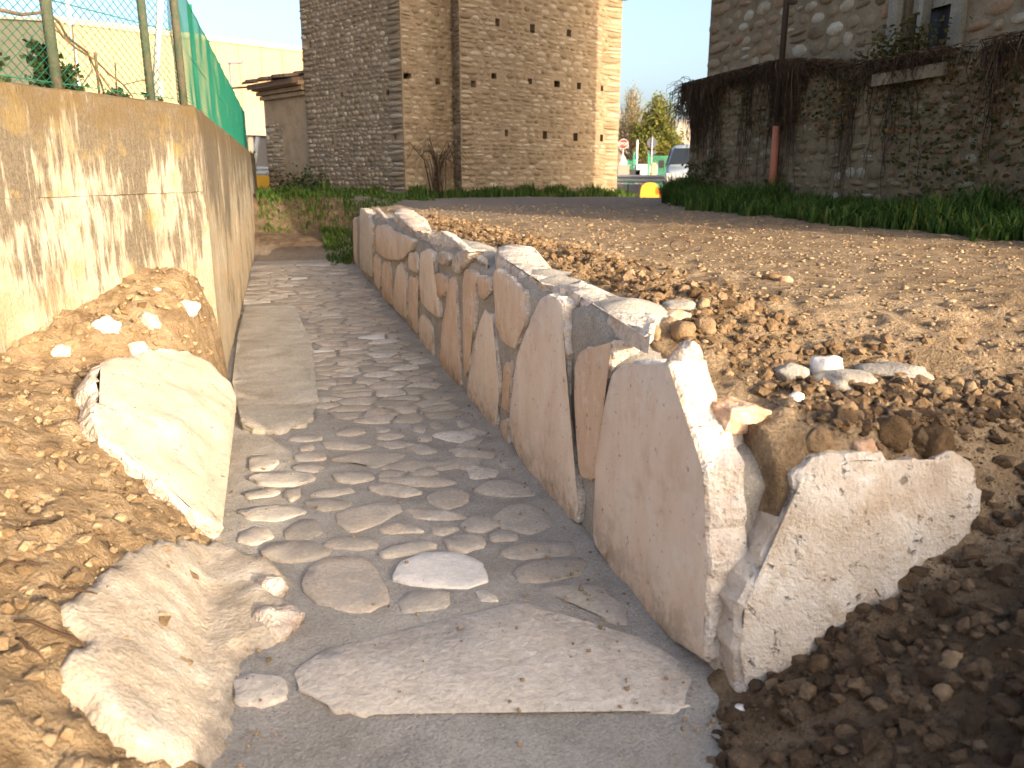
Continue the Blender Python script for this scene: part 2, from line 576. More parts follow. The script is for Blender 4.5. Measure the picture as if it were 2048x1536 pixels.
M['rubble_low'] = stone_mat('garden_wall_rubble', [(0.08, (0.13, 0.093, 0.052)), (0.3, (0.19, 0.142, 0.083)), (0.5, (0.235, 0.18, 0.105)), (0.66, (0.225, 0.135, 0.08)), (0.8, (0.25, 0.205, 0.125)), (0.97, (0.40, 0.36, 0.28))], 3, 28, 0.8, 0.02, 0.8)
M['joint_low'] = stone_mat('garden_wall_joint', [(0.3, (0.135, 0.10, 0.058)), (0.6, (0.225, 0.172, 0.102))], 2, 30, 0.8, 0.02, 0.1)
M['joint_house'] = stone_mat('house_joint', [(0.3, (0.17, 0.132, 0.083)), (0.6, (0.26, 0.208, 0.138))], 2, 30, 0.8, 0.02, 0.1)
M['hole'] = plain('hole_shade', (0.05, 0.04, 0.03), 0.95, 0.1)
M['plaster'] = stone_mat('old_plaster', [(0.3, (0.23, 0.168, 0.105)), (0.6, (0.33, 0.25, 0.162))], 3, 40, 0.6, 0.015, 0.1)
M['roof_tile'] = stone_mat('old_roof_tile', [(0.2, (0.09, 0.065, 0.05)), (0.6, (0.17, 0.115, 0.085))], 6, 40, 0.6, 0.01, 0.6)
M['cream'] = plain('cream_panel', (0.42, 0.30, 0.175), 0.75, 0.3, var=0.07, scale=1.2)
M['joint_cream'] = plain('panel_joint', (0.52, 0.42, 0.29), 0.8, 0.3, var=0.05)
M['grey_panel'] = plain('grey_green_shade_panel', (0.085, 0.09, 0.066), 0.8, 0.3, var=0.1, scale=2)  # darkened so the wall looks shaded though the sun reaches it
M['base_grey'] = plain('grey_plinth', (0.27, 0.24, 0.205), 0.85, 0.2, var=0.08)
M['dark'] = plain('dark_opening', (0.02, 0.02, 0.024), 0.5, 0.4)
M['wire'] = plain('green_wire', (0.014, 0.15, 0.10), 0.5, 0.45, var=0.1)
M['post'] = stone_mat('weathered_post', [(0.25, (0.03, 0.06, 0.045)), (0.5, (0.06, 0.075, 0.05)), (0.72, (0.10, 0.085, 0.06)), (0.9, (0.19, 0.14, 0.105))], 14, 60, 0.5, 0.005, 0.2)
M['galv'] = plain('galvanised_steel', (0.46, 0.47, 0.45), 0.6, 0.4, 0.0, var=0.15)
M['white_paint'] = plain('white_paint', (0.72, 0.70, 0.66), 0.5, 0.4, var=0.06)
M['ivy'] = leaf_mat('ivy_leaf', [(0.2, (0.018, 0.035, 0.012)), (0.6, (0.045, 0.075, 0.022)), (0.95, (0.11, 0.12, 0.04))])
M['vine'] = stone_mat('dry_vine', [(0.2, (0.10, 0.066, 0.042)), (0.7, (0.24, 0.165, 0.105))], 9, 60, 0.4, 0.004, 0.4)
M['creeper'] = stone_mat('dead_creeper', [(0.2, (0.032, 0.021, 0.014)), (0.55, (0.070, 0.046, 0.029)), (0.9, (0.14, 0.095, 0.060))], 6, 60, 0.4, 0.004, 0.5)
M['creeper_leaf'] = leaf_mat('creeper_leaf', [(0.2, (0.035, 0.045, 0.012)), (0.45, (0.085, 0.080, 0.025)), (0.7, (0.15, 0.085, 0.032)), (0.95, (0.21, 0.13, 0.05))], 0.2)
M['grass'] = leaf_mat('grass_blade', [(0.2, (0.026, 0.06, 0.011)), (0.5, (0.055, 0.115, 0.018)), (0.75, (0.10, 0.155, 0.028)), (0.97, (0.20, 0.165, 0.06))], 0.3)
M['bark'] = stone_mat('tree_bark', [(0.2, (0.11, 0.085, 0.06)), (0.7, (0.24, 0.19, 0.14))], 6, 40, 0.5, 0.01, 0.2)
M['leaf_yellow'] = leaf_mat('young_leaf', [(0.2, (0.22, 0.21, 0.06)), (0.6, (0.34, 0.29, 0.09)), (0.95, (0.42, 0.32, 0.13))], 0.35, 0.6)
M['leaf_green'] = leaf_mat('tree_leaf', [(0.2, (0.09, 0.13, 0.025)), (0.5, (0.18, 0.20, 0.045)), (0.75, (0.28, 0.22, 0.05)), (0.95, (0.38, 0.25, 0.07))], 0.35, 0.6)
M['pale_bark'] = plain('pale_twig', (0.36, 0.31, 0.29), 0.9, 0.2)
M['car_paint'] = plain('shade_tinted_car_paint', (0.33, 0.38, 0.43), 0.3, 0.5, var=0.03)  # shade of the van's front put into the paint as a dim bluish tone
M['glass'] = plain('dark_car_glass', (0.02, 0.026, 0.034), 0.08, 0.6, var=0.05)
M['plastic'] = plain('black_plastic', (0.03, 0.03, 0.032), 0.6, 0.35)
M['lamp'] = plain('headlight_glass', (0.55, 0.55, 0.55), 0.15, 0.6)
M['rubber'] = plain('tyre_rubber', (0.025, 0.025, 0.025), 0.85, 0.2)
M['yellow'] = plain('yellow_plastic', (0.66, 0.34, 0.015), 0.45, 0.4, var=0.06)
M['red'] = plain('red_sign', (0.42, 0.02, 0.025), 0.45, 0.4, var=0.05)
M['sign_back'] = plain('sign_back_metal', (0.06, 0.065, 0.085), 0.6, 0.4)
M['green_panel'] = plain('green_screen', (0.03, 0.25, 0.15), 0.6, 0.3)
M['far_grey'] = plain('far_grey_wall', (0.34, 0.31, 0.28), 0.85, 0.2, var=0.06, scale=1)
M['far_white'] = plain('far_white_wall', (0.62, 0.58, 0.56), 0.85, 0.2, var=0.05, scale=1)
M['asphalt'] = plain('asphalt', (0.10, 0.095, 0.09), 0.9, 0.2, var=0.15, scale=4)
M['block'] = plain('concrete_block', (0.36, 0.34, 0.32), 0.9, 0.2, var=0.12, scale=4)
M['pipe'] = plain('brown_pipe', (0.055, 0.042, 0.034), 0.55, 0.4, 0.2, var=0.15)
M['pipe_red'] = plain('terracotta_pipe', (0.36, 0.13, 0.075), 0.7, 0.3, var=0.15)
M['window_stone'] = stone_mat('grey_window_stone', [(0.3, (0.20, 0.19, 0.15)), (0.7, (0.33, 0.31, 0.25))], 4, 40, 0.4, 0.01, 0.2)
M['blind'] = plain('grey_blind', (0.26, 0.245, 0.19), 0.7, 0.3, var=0.08)
M['brick'] = stone_mat('broken_brick', [(0.3, (0.40, 0.24, 0.13)), (0.5, (0.54, 0.37, 0.26)), (0.7, (0.60, 0.46, 0.36))], 16, 60, 0.7, 0.01, 0.1)
M['rust'] = plain('rusty_wire', (0.10, 0.06, 0.04), 0.8, 0.3, 0.3)
M['twig'] = plain('root_brown', (0.075, 0.045, 0.027), 0.85, 0.2, var=0.3)

# ------------------------------------------------------------------ ground, as one sheet to the horizon


def axis(segs):
    out = []
    for a, b, st in segs:
        n = max(1, int(round((b - a) / st)))
        out += [a + (b - a) * i / n for i in range(n)]
    out.append(segs[-1][1])
    return out


def relief(t, s):
    """clods, ruts and lumps on top of the smooth terrain"""
    if not (-2.5 < t < 9 and 0 < s < 22) or (-0.47 < t < 1.3 and 1.9 < s < 14.4 and not t < -0.3):
        return 0.0
    w = W(t, s)
    a = 0.035 * nz(w.x * 1.3, w.y * 1.3, 3.1) + 0.020 * nz(w.x * 4, w.y * 4, 1.7) + 0.012 * nz(w.x * 11, w.y * 11, 9.2)
    c = max(0.0, nz(w.x * 17, w.y * 17, 5.5)) ** 1.2 * 0.03 + max(0, nz(w.x * 8, w.y * 8, 2.5)) ** 2 * 0.05
    k = 1.0
    if t > 1.2:
        k = lerp(1.35, 0.5, sm(2.3, 3.6, s) * sm(1.7, 2.6, t))
    if t < -0.2 and s < 6:
        k = 1.3
    return (a + c) * k


def build_ground():
    ta = axis([(-420, -60, 60), (-60, -12, 8), (-12, -3, 1.0), (-3, -1.6, 0.1), (-1.6, -0.2, 0.02), (-0.2, 1.0, 0.15), (1.0, 3.4, 0.025), (3.4, 6.5, 0.06), (6.5, 12, 0.5), (12, 60, 8), (60, 420, 60)])
    sa = axis([(-60, -6, 9), (-6, 0.4, 0.3), (0.4, 5.6, 0.025), (5.6, 9.5, 0.05), (9.5, 20, 0.12), (20, 36, 0.6), (36, 90, 6), (90, 900, 90)])
    vs = []
    for s in sa:
        for t in ta:
            z = H(t, s) + relief(t, s)
            p = W(t, s, z)
            if -1.7 < t < -0.25 and 1.0 < s < 6.3:        # crumbly face of the left bank
                q = p * 9.0
                q2 = p * 23.0
                e = Vector((mn.noise(q), mn.noise(q + Vector((7, 2, 5))), mn.noise(q + Vector((1, 9, 3))))) * 0.028
                e += Vector((mn.noise(q2), mn.noise(q2 + Vector((7, 2, 5))), mn.noise(q2 + Vector((1, 9, 3))))) * 0.014
                if z > -0.9:
                    p = p + e
            vs.append(tuple(p))
    nt_ = len(ta)
    fs = [(j * nt_ + i, j * nt_ + i + 1, (j + 1) * nt_ + i + 1, (j + 1) * nt_ + i) for j in range(len(sa) - 1) for i in range(nt_ - 1)]
    me = bpy.data.meshes.new('ground')
    me.from_pydata(vs, [], fs)
    me.polygons.foreach_set('use_smooth', [True] * len(fs))
    me.update()
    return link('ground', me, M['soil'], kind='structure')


ground = build_ground()

# ------------------------------------------------------------------ slab builder


def resample(pts, step):
    out = []
    n = len(pts)
    for i in range(n):
        a, b = pts[i], pts[(i + 1) % n]
        k = max(1, int(round((b - a).length / step)))
        for j in range(k):
            out.append(a.lerp(b, j / k))
    return out


def smooth_poly(pts, it=1):
    for _ in range(it):
        o = []
        n = len(pts)
        for i in range(n):
            a, b = pts[i], pts[(i + 1) % n]
            o += [a.lerp(b, 0.14), a.lerp(b, 0.86)]
        pts = o
    return pts


def slab_mesh(name, pts, n, thick, step=0.04, jag=0.006, bevel=0.012, bulge=0.0, rough=0.004, seed=0.0, sm_it=1, back_mi=1, grid=None, freq=9.0, lean=None):
    """closed slab: front face follows the outline pts, n points out of the front"""
    n = Vector(n).normalized()
    pts = smooth_poly([Vector(p) for p in pts], sm_it) if sm_it else [Vector(p) for p in pts]
    o = resample(pts, step)
    c = sum(o, Vector()) / len(o)
    u = n.orthogonal().normalized()
    w = n.cross(u)
    if sum((o[i] - c).cross(o[(i + 1) % len(o)] - c).dot(n) for i in range(len(o))) < 0:
        o = o[::-1]
    oo = []
    for p in o:
        q = p * 31.0 + Vector((seed, seed * 1.7, 0))
        q2 = p * 11.0 + Vector((seed, seed * 1.7, 5))
        oo.append(p + u * (mn.noise(q) * 0.6 + mn.noise(q2) * 0.7) * jag + w * (mn.noise(q + Vector((9, 3, 1))) * 0.6 + mn.noise(q2 + Vector((9, 3, 1))) * 0.7) * jag)
    o = oo
    m = len(o)
    back = Vector(lean) if lean else -n * thick

    def nn(b, amp):
        k = b * freq + Vector((seed * 3.1, 0, seed))
        return (n * (mn.noise(k) + 0.6 * mn.noise(k * 2.7)) + (u * mn.noise(k * 1.9 + Vector((4, 4, 4))) + w * mn.noise(k * 1.9 + Vector((8, 1, 4)))) * 0.8) * amp
    # inset outline in the plane
    P2 = [((p - c).dot(u), (p - c).dot(w)) for p in o]
    ins = []
    for i in range(m):
        a, b = P2[i - 1], P2[(i + 1) % m]
        tx, ty = b[0] - a[0], b[1] - a[1]
        L = math.hypot(tx, ty) or 1
        bv = bevel * (0.7 + 0.6 * abs(mn.noise(o[i] * 14.0)))
        ins.append((P2[i][0] - ty / L * bv, P2[i][1] + tx / L * bv))
    xs = [q[0] for q in ins]
    ys = [q[1] for q in ins]
    g = grid or max(step * 1.3, math.sqrt(max(1e-5, (max(xs) - min(xs)) * (max(ys) - min(ys)))) / 7)

    def inside(x, y):
        r = False
        for i in range(m):
            (x1, y1), (x2, y2) = ins[i - 1], ins[i]
            if (y1 > y) != (y2 > y) and x < (x2 - x1) * (y - y1) / (y2 - y1) + x1:
                r = not r
        return r

    def edge_d(x, y):
        return min(math.hypot(x - q[0], y - q[1]) for q in ins)
    inner = []
    yy = min(ys) + g * 0.5
    while yy < max(ys):
        xx = min(xs) + g * 0.5
        while xx < max(xs):
            x = xx + g * 0.3 * mn.noise(Vector((xx * 40, yy * 40, seed)))
            y = yy + g * 0.3 * mn.noise(Vector((xx * 40, yy * 40, seed + 5)))
            if inside(x, y) and edge_d(x, y) > g * 0.45:
                inner.append((x, y))
            xx += g
        yy += g
    vv, _, ff, vo, _, _ = mgeo.delaunay_2d_cdt([Vector(q) for q in ins + inner], [(i, (i + 1) % m) for i in range(m)], [], 1, 1e-6, True)
    vs, fs, mi = [], [], []
    for p in o:
        vs.append(p + back * 1.0 + nn(p + back, rough * 0.5))
    for p in o:
        vs.append(p + back * 0.55 + nn(p + back * 0.5, rough * 1.6))
    for p in o:
        vs.append(p - n * bevel * 0.8 + nn(p, rough))
    base = len(vs)
    md = max(1e-4, max((edge_d(q[0], q[1]) for q in inner), default=0.01))
    mp = {}
    for i, q in enumerate(vv):
        p = c + u * q.x + w * q.y
        f = min(1.0, edge_d(q.x, q.y) / md)
        for k in vo[i]:
            if k < m:
                mp[k] = base + i
        # keep any out-of-plane shape of the outline
        vs.append(p + n * bulge * (2 * f - f * f) + nn(p, rough))
    for r in range(2):
        for i in range(m):
            j = (i + 1) % m
            fs.append((r * m + i, r * m + j, (r + 1) * m + j, (r + 1) * m + i))
            mi.append(back_mi)
    for i in range(m):
        j = (i + 1) % m
        if i in mp and j in mp:
            fs.append((2 * m + i, 2 * m + j, mp[j], mp[i]))
            mi.append(back_mi)
    for t3 in ff:
        fs.append(tuple(base + k for k in t3))
        mi.append(0)
    fs.append(tuple(range(m))[::-1])
    mi.append(back_mi)
    me = bpy.data.meshes.new(name)
    me.from_pydata([tuple(v) for v in vs], [], fs)
    me.polygons.foreach_set('material_index', mi)
    me.polygons.foreach_set('use_smooth', [k != back_mi or back_mi == 0 for k in mi])
    me.update()
    return me


def zoom_pts(zs, x0, y0, k):
    return [(x0 + a / k, y0 + b / k) for a, b in zs]


# ------------------------------------------------------------------ paved channel floor with its stones
def build_floor():
    ta = axis([(-0.60, 1.32, 0.05)])
    sa = axis([(0.2, 6, 0.06), (6, 14.9, 0.15)])
    vs = [tuple(W(t, s, FLOOR + 0.010 * nz(t * 2.2, s * 2.2) + 0.005 * nz(t * 9, s * 9, 4) + 0.02 * sm(0.95, 1.25, t) - 0.012)) for s in sa for t in ta]
    k = len(ta)
    fs = [(j * k + i, j * k + i + 1, (j + 1) * k + i + 1, (j + 1) * k + i) for j in range(len(sa) - 1) for i in range(k - 1)]
    me = bpy.data.meshes.new('channel_floor')
    me.from_pydata(vs, [], fs)
    me.polygons.foreach_set('use_smooth', [True] * len(fs))
    return link('channel_floor', me, M['mortar'], kind='structure')


floor = build_floor()
Z8 = [
    ([(300, 680), (420, 640), (500, 590), (620, 600), (850, 595), (1000, 520), (1120, 445), (1200, 440), (1290, 490), (1450, 520), (1560, 550), (1690, 620), (1800, 690), (1850, 760), (1860, 830), (1700, 835), (1500, 820), (1380, 820), (1230, 795), (1160, 790), (1050, 815), (900, 835), (640, 855), (450, 840), (340, 770)], 'pale_stone'),
    ([(680, 330), (710, 280), (790, 245), (900, 245), (980, 265), (1015, 300), (1020, 345), (960, 365), (850, 365), (760, 355)], 'white_stone'),
    ([(330, 350), (360, 290), (430, 265), (550, 265), (620, 340), (640, 420), (560, 455), (440, 440), (350, 400)], 0),
    ([(690, 420), (740, 390), (870, 385), (875, 440), (750, 465), (700, 460)], 0),
    ([(980, 385), (1020, 375), (1075, 400), (1070, 425), (1010, 425)], 'pale_stone'),
    ([(1090, 235), (1150, 205), (1340, 195), (1365, 225), (1330, 245), (1150, 258)], 0),
    ([(1145, 310), (1190, 275), (1370, 260), (1420, 285), (1370, 325), (1180, 350)], 0),
    ([(1250, 380), (1310, 360), (1480, 370), (1550, 420), (1560, 500), (1510, 505), (1440, 450), (1300, 405)], 0),
    ([(620, 240), (680, 205), (790, 190), (820, 210), (750, 235), (660, 250)], 0),
    ([(870, 195), (920, 170), (1000, 175), (1020, 205), (940, 230), (890, 220)], 0),
    ([(940, 130), (980, 100), (1040, 105), (1070, 130), (1020, 158), (960, 150)], 0),
    ([(1040, 170), (1080, 152), (1150, 165), (1140, 185), (1060, 188)], 0),
    ([(1060, 100), (1110, 65), (1200, 50), (1280, 100), (1260, 140), (1190, 158), (1090, 135)], 0),
    ([(720, 75), (790, 65), (900, 80), (950, 100), (870, 112), (770, 105)], 0),
    ([(815, 140), (870, 133), (920, 145), (880, 165), (830, 160)], 0),
    ([(450, 90), (540, 60), (680, 50), (690, 80), (600, 130), (520, 155), (470, 130)], 0),
    ([(610, 150), (680, 120), (740, 130), (785, 158), (640, 162)], 0),
    ([(250, 150), (310, 110), (370, 110), (390, 160), (320, 188), (270, 180)], 0),
    ([(80, 80), (140, 65), (260, 60), (330, 80), (220, 115), (120, 110)], 0),
    ([(330, 40), (400, 28), (500, 40), (480, 65), (390, 75)], 0),
    ([(800, 20), (860, 0), (950, 5), (950, 40), (880, 65), (820, 50)], 0),
    ([(160, 230), (200, 200), (360, 200), (420, 240), (300, 270), (200, 260)], 0),
    ([(400, 210), (450, 180), (560, 175), (610, 210), (520, 225)], 0),
    ([(60, 730), (130, 710), (240, 730), (250, 790), (180, 820), (70, 810)], 'pale_stone'),
]
Z7 = [
    [(150, 1110), (240, 1100), (300, 1130), (250, 1165), (150, 1165)], [(160, 1215), (240, 1190), (440, 1190), (470, 1215), (380, 1250), (240, 1245)],
    [(370, 1150), (440, 1140), (530, 1155), (490, 1180), (390, 1175)], [(380, 1100), (450, 1075), (540, 1090), (530, 1115), (420, 1125)],
    [(570, 1120), (700, 1085), (880, 1080), (930, 1100), (820, 1150), (780, 1155), (740, 1130)], [(580, 1200), (640, 1185), (760, 1190), (785, 1210), (700, 1232), (620, 1228)],
    [(770, 1265), (850, 1240), (960, 1260), (1030, 1285), (930, 1305), (820, 1290)], [(810, 1225), (950, 1208), (1130, 1218), (1200, 1240), (1080, 1253), (900, 1240)],
    [(1070, 1310), (1130, 1275), (1210, 1265), (1265, 1300), (1240, 1350), (1160, 1365), (1090, 1345)], [(1310, 1275), (1380, 1235), (1500, 1230), (1590, 1270), (1600, 1305), (1400, 1300)],
    [(1260, 1165), (1300, 1150), (1430, 1180), (1400, 1210), (1290, 1215)], [(960, 1180), (1080, 1160), (1110, 1185), (1010, 1203)], [(1030, 1135), (1110, 1120), (1180, 1145), (1080, 1158)],
    [(1190, 1070), (1300, 1060), (1410, 1090), (1380, 1115), (1220, 1100)], [(950, 1060), (1030, 1040), (1110, 1075), (1040, 1090)], [(800, 1035), (930, 1025), (1000, 1045), (880, 1060)],
    [(520, 1030), (640, 1025), (770, 1050), (700, 1065), (560, 1060)], [(540, 960), (640, 945), (900, 955), (960, 990), (880, 1015), (600, 1005)], [(720, 915), (790, 895), (880, 905), (915, 930), (800, 938)],
    [(960, 935), (1080, 918), (1170, 935), (1080, 958)], [(1090, 990), (1180, 975), (1290, 980), (1300, 1010), (1230, 1030), (1130, 1010)], [(920, 838), (980, 825), (1030, 837), (990, 852)],
    [(830, 800), (880, 775), (990, 800), (900, 822)], [(800, 700), (920, 660), (1040, 660), (1120, 700), (1060, 720), (920, 715)], [(560, 700), (740, 690), (760, 730), (620, 745)],
    [(550, 765), (760, 760), (800, 775), (640, 790)], [(770, 740), (930, 730), (960, 752), (850, 762)], [(540, 820), (680, 808), (790, 838), (640, 852)], [(640, 530), (720, 510), (850, 518), (760, 540)],
    [(530, 575), (590, 555), (670, 575), (590, 590)], [(470, 434), (620, 424), (640, 440), (540, 446)], [(780, 378), (830, 366), (860, 378), (800, 388)], [(760, 410), (830, 390), (890, 400), (840, 425)],
    [(510, 485), (650, 470), (670, 500), (540, 512)], [(330, 120), (450, 95), (640, 95), (650, 120), (480, 135)], [(390, 165), (550, 150), (560, 180), (420, 195)], [(430, 222), (500, 213), (510, 230), (440, 236)],
    [(570, 140), (620, 130), (660, 140), (620, 150)],
]
white7 = {18, 21, 31, 34, 35, 36, 37, 10, 20}
taken = []


def floor_stone(ppx, mat, i):
    pts = [onz(a, b, FLOOR) for a, b in ppx]
    c = sum(pts, Vector()) / len(pts)
    pts = [c + (p - c) * (1.03 if len(pts) > 12 else 1.13) for p in pts]
    floor_stone_w(pts, mat, i)


def floor_stone_w(pts, mat, i):
    c = sum(pts, Vector()) / len(pts)
    t, s = TS(c)
    rad = sum((p - c).length for p in pts) / len(pts)
    taken.append((t, s, max(abs(TS(p)[0] - t) for p in pts), max(abs(TS(p)[1] - s) for p in pts)))
    up = -0.004 + 0.006 * R.random()
    pts = [p + Vector((0, 0, up)) for p in pts]
    big = rad > 0.3
    me = slab_mesh('stone', pts, (0, 0, 1), 0.05, step=0.04 if rad < 0.3 else 0.03, jag=0.020 if not big else 0.05, bevel=0.008, bulge=0.002 + 0.004 * R.random(), rough=0.003 if not big else 0.005, seed=i * 1.37, back_mi=0, sm_it=1 if len(pts) > 4 and i < 100 else 0)
    link('stone', me, M[mat], floor)


for i, (z, m) in enumerate(Z8):
    floor_stone(zoom_pts(z, 440, 980, 1.932), m or 'floor_stone', i)
for i, z in enumerate(Z7):
    if TS(onz(*zoom_pts(z, 440, 480, 2.56)[0], FLOOR))[1] > 4.7:
        continue
    floor_stone(zoom_pts(z, 440, 480, 2.56), 'white_stone' if i in (18, 21) else ('pale_stone' if i in white7 else 'floor_stone'), 40 + i)
# smaller stones wedged between the large near ones
tries = extra = 0
while tries < 5000 and extra < 70:
    tries += 1
    s = R.uniform(2.75, 4.7)
    t = R.uniform(-0.22, 1.10)
    if s > 4.0 and t < 0.05:
        continue
    a = R.uniform(0.05, 0.13)
    b = R.uniform(0.065, 0.11)
    if t + a > 1.15 or any(abs(t - q[0]) < (a + q[2]) * 0.88 and abs(s - q[1]) < (b + q[3]) * 0.88 for q in taken):
        continue
    n = R.choice([5, 6, 7])
    ph = R.random() * 6
    pts = []
    for k in range(n):
        w = ph + 2 * math.pi * k / n
        rr = R.uniform(0.8, 1.1)
        pts.append(W(t + math.cos(w) * a * rr, s + math.sin(w) * b * rr, FLOOR))
    extra += 1
    floor_stone_w(pts, 'floor_stone', 60 + extra * 0.5)
# farther on the stones sit close together: cells of an irregular net with narrow joints
rv = random.Random(17)
seeds = []
srow = 3.7
jj = 0
while srow < 14.6:
    ds = 0.150 + 0.012 * max(0, srow - 6)
    tcur = -0.42 + (0.13 if jj % 2 else 0.0)
    while tcur < 1.25:
        seeds.append((tcur + rv.uniform(-0.06, 0.06), srow + rv.uniform(-0.45, 0.45) * ds))
        tcur += rv.uniform(0.17, 0.34)
    srow += ds
    jj += 1
AN = 1.45                                     # stones lie across the channel
cnt = 0
for i, (t, s) in enumerate(seeds):
    if s > 14.35 or (s < 9.0 and t < 0.16) or t > 1.14 or t < -0.40:
        continue
    if any(abs(t - q[0]) < q[2] * 0.75 + 0.06 and abs(s - q[1]) < q[3] * 0.75 + 0.04 for q in list(taken) if q[1] < 4.75):
        continue
    cell = [(-0.28, -0.18 * AN), (0.28, -0.18 * AN), (0.28, 0.18 * AN), (-0.28, 0.18 * AN)]
    for j, (t2, s2) in enumerate(seeds):
        dx, dy = t2 - t, (s2 - s) * AN
        if i == j or abs(dx) > 0.6 or abs(dy) > 0.6:
            continue
        dd = dx * dx + dy * dy
        out_ = []
        m_ = len(cell)
        for k in range(m_):
            p_, q_ = cell[k], cell[(k + 1) % m_]
            a_ = p_[0] * dx + p_[1] * dy - dd / 2
            b_ = q_[0] * dx + q_[1] * dy - dd / 2
            if a_ <= 0:
                out_.append(p_)
            if a_ * b_ < 0:
                f_ = a_ / (a_ - b_)
                out_.append((p_[0] + (q_[0] - p_[0]) * f_, p_[1] + (q_[1] - p_[1]) * f_))
        cell = out_
        if not cell:
            break
    if len(cell) < 3:
        continue
    shr = rv.uniform(0.80, 0.90)
    pts = [W(min(t + x * shr, 1.17), s + y * shr / AN, FLOOR) for x, y in cell]
    if max(TS(p)[0] for p in pts) - min(TS(p)[0] for p in pts) < 0.07:
        continue
    cnt += 1
    floor_stone_w(pts, 'white_stone' if rv.random() < 0.03 else ('pale_stone' if rv.random() < 0.12 else 'floor_stone'), 100 + cnt)
# the old concrete footing strip along the left wall
strip = zoom_pts([(135, 330), (250, 322), (370, 330), (385, 390), (415, 440), (425, 490), (470, 545), (440, 620), (435, 700), (475, 760), (470, 830), (450, 930), (330, 965), (200, 965), (120, 960), (95, 830), (85, 700), (100, 520)], 440, 480, 2.56)
me = slab_mesh('footing_strip', [onz(a, b, FLOOR + 0.02) for a, b in strip], (0, 0, 1), 0.08, step=0.04, jag=0.07, bevel=0.012, bulge=0.002, rough=0.007, seed=4.2, back_mi=0)
link('footing_strip', me, M['strip'], floor)

# ------------------------------------------------------------------ old concrete retaining wall on the left
conc = thing('retaining_wall', 'stained old concrete retaining wall carrying the green fence, left of the channel', 'retaining wall', W(-0.6, 7, -0.9))


def wall_panel(a, b, nrm, z0, z1, th, du=0.12, dz=0.10, seed=0.0, bow=0.01):
    """gently uneven concrete panel between channel-frame points a and b; nrm points out"""
    a, b, nrm = Vector(a), Vector(b), Vector(nrm).normalized()
    L = (b - a).length
    nu, nv = max(2, int(L / du)), max(2, int((z1 - z0) / dz))
    mb = MB()
    vs = []
    for j in range(nv + 1):
        for i in range(nu + 1):
            q = a.lerp(b, i / nu)
            z = lerp(z0, z1, j / nv)
            k = bow * nz(q.x * 1.7 + seed, q.y * 1.7, z * 1.7) + bow * 0.4 * nz(q.x * 7, q.y * 7, z * 7 + seed)
            if j == nv:
                z += 0.012 * nz(q.x * 6, q.y * 6, seed)
                k -= 0.012
            vs.append(W(q.x + nrm.x * k, q.y + nrm.y * k, z))
    m = nu + 1
    fs = [(j * m + i, j * m + i + 1, (j + 1) * m + i + 1, (j + 1) * m + i) for j in range(nv) for i in range(nu)]
    base = len(vs)
    for i in range(nu + 1):
        q = a.lerp(b, i / nu) - nrm * 0.03
        vs.append(W(q.x, q.y, z1 + 0.012 + 0.01 * nz(q.x * 5, q.y * 5)))
    for i in range(nu + 1):
        q = a.lerp(b, i / nu) - nrm * th
        vs.append(W(q.x, q.y, z1 + 0.005))
    for i in range(nu + 1):
        q = a.lerp(b, i / nu) - nrm * th
        vs.append(W(q.x, q.y, z0))
    for r0, r1 in ((nv * m, base), (base, base + m), (base + m, base + 2 * m)):
        fs += [(r0 + i, r0 + i + 1, r1 + i + 1, r1 + i) for i in range(nu)]
    for e in (0, nu):
        fs.append(tuple([j * m + e for j in range(nv + 1)] + [base + e, base + m + e, base + 2 * m + e]))
    mb.add(vs, fs)
    return mb


d = Vector((NEARW[0] - CORNER[0], NEARW[1] - CORNER[1]))
far_pt = Vector(CORNER) + d * 2.1
TOPW = 1.02
# formwork lifts of the near face: two lifts with a fine open joint between
wall_panel(far_pt, CORNER, NWN, 0.475, TOPW, 0.28, seed=1.0).build('upper_lift', M['concrete'], conc, fix=True)
wall_panel(Vector(far_pt) + NWN * 0.006, Vector(CORNER) + NWN * 0.006 - (Vector(CORNER) - far_pt).normalized() * 0.0, NWN, -0.75, 0.47, 0.28, seed=1.4).build('lower_lift', M['concrete'], conc, fix=True)
for k, (s0, s1) in enumerate(((6.004, 10.0), (10.006, 14.0), (14.006, 18.0), (18.006, 22.5))):
    wall_panel((-0.47, s0), (-0.47, s1), (1, 0), -1.0, TOPW + 0.004, 0.28, seed=3.0 + k).build('panel', M['concrete'], conc, fix=True)

# ------------------------------------------------------------------ new limestone wall on the right of the channel
wall = thing('stone_wall', 'low new wall of upright pink limestone slabs set in grey mortar beside the paved channel', 'stone wall', W(1.3, 7.5, FLOOR))
FT = 1.165                                    # front plane
ztop_pts = [(1.95, -0.26), (2.2, -0.20), (2.5, -0.11), (2.75, -0.05), (3.0, 0.10), (3.5, 0.055), (4.05, 0.10), (4.5, 0.05), (5.0, 0.07), (5.7, 0.10), (6.3, 0.09), (7.2, 0.06), (9, 0.10), (10.5, 0.07), (12.3, 0.04), (13.4, -0.05)]


def ztop(s):
    for (a, b), (c_, d_) in zip(ztop_pts, ztop_pts[1:]):
        if s <= c_:
            return lerp(b, d_, sm(a, c_, s))
    return ztop_pts[-1][1]


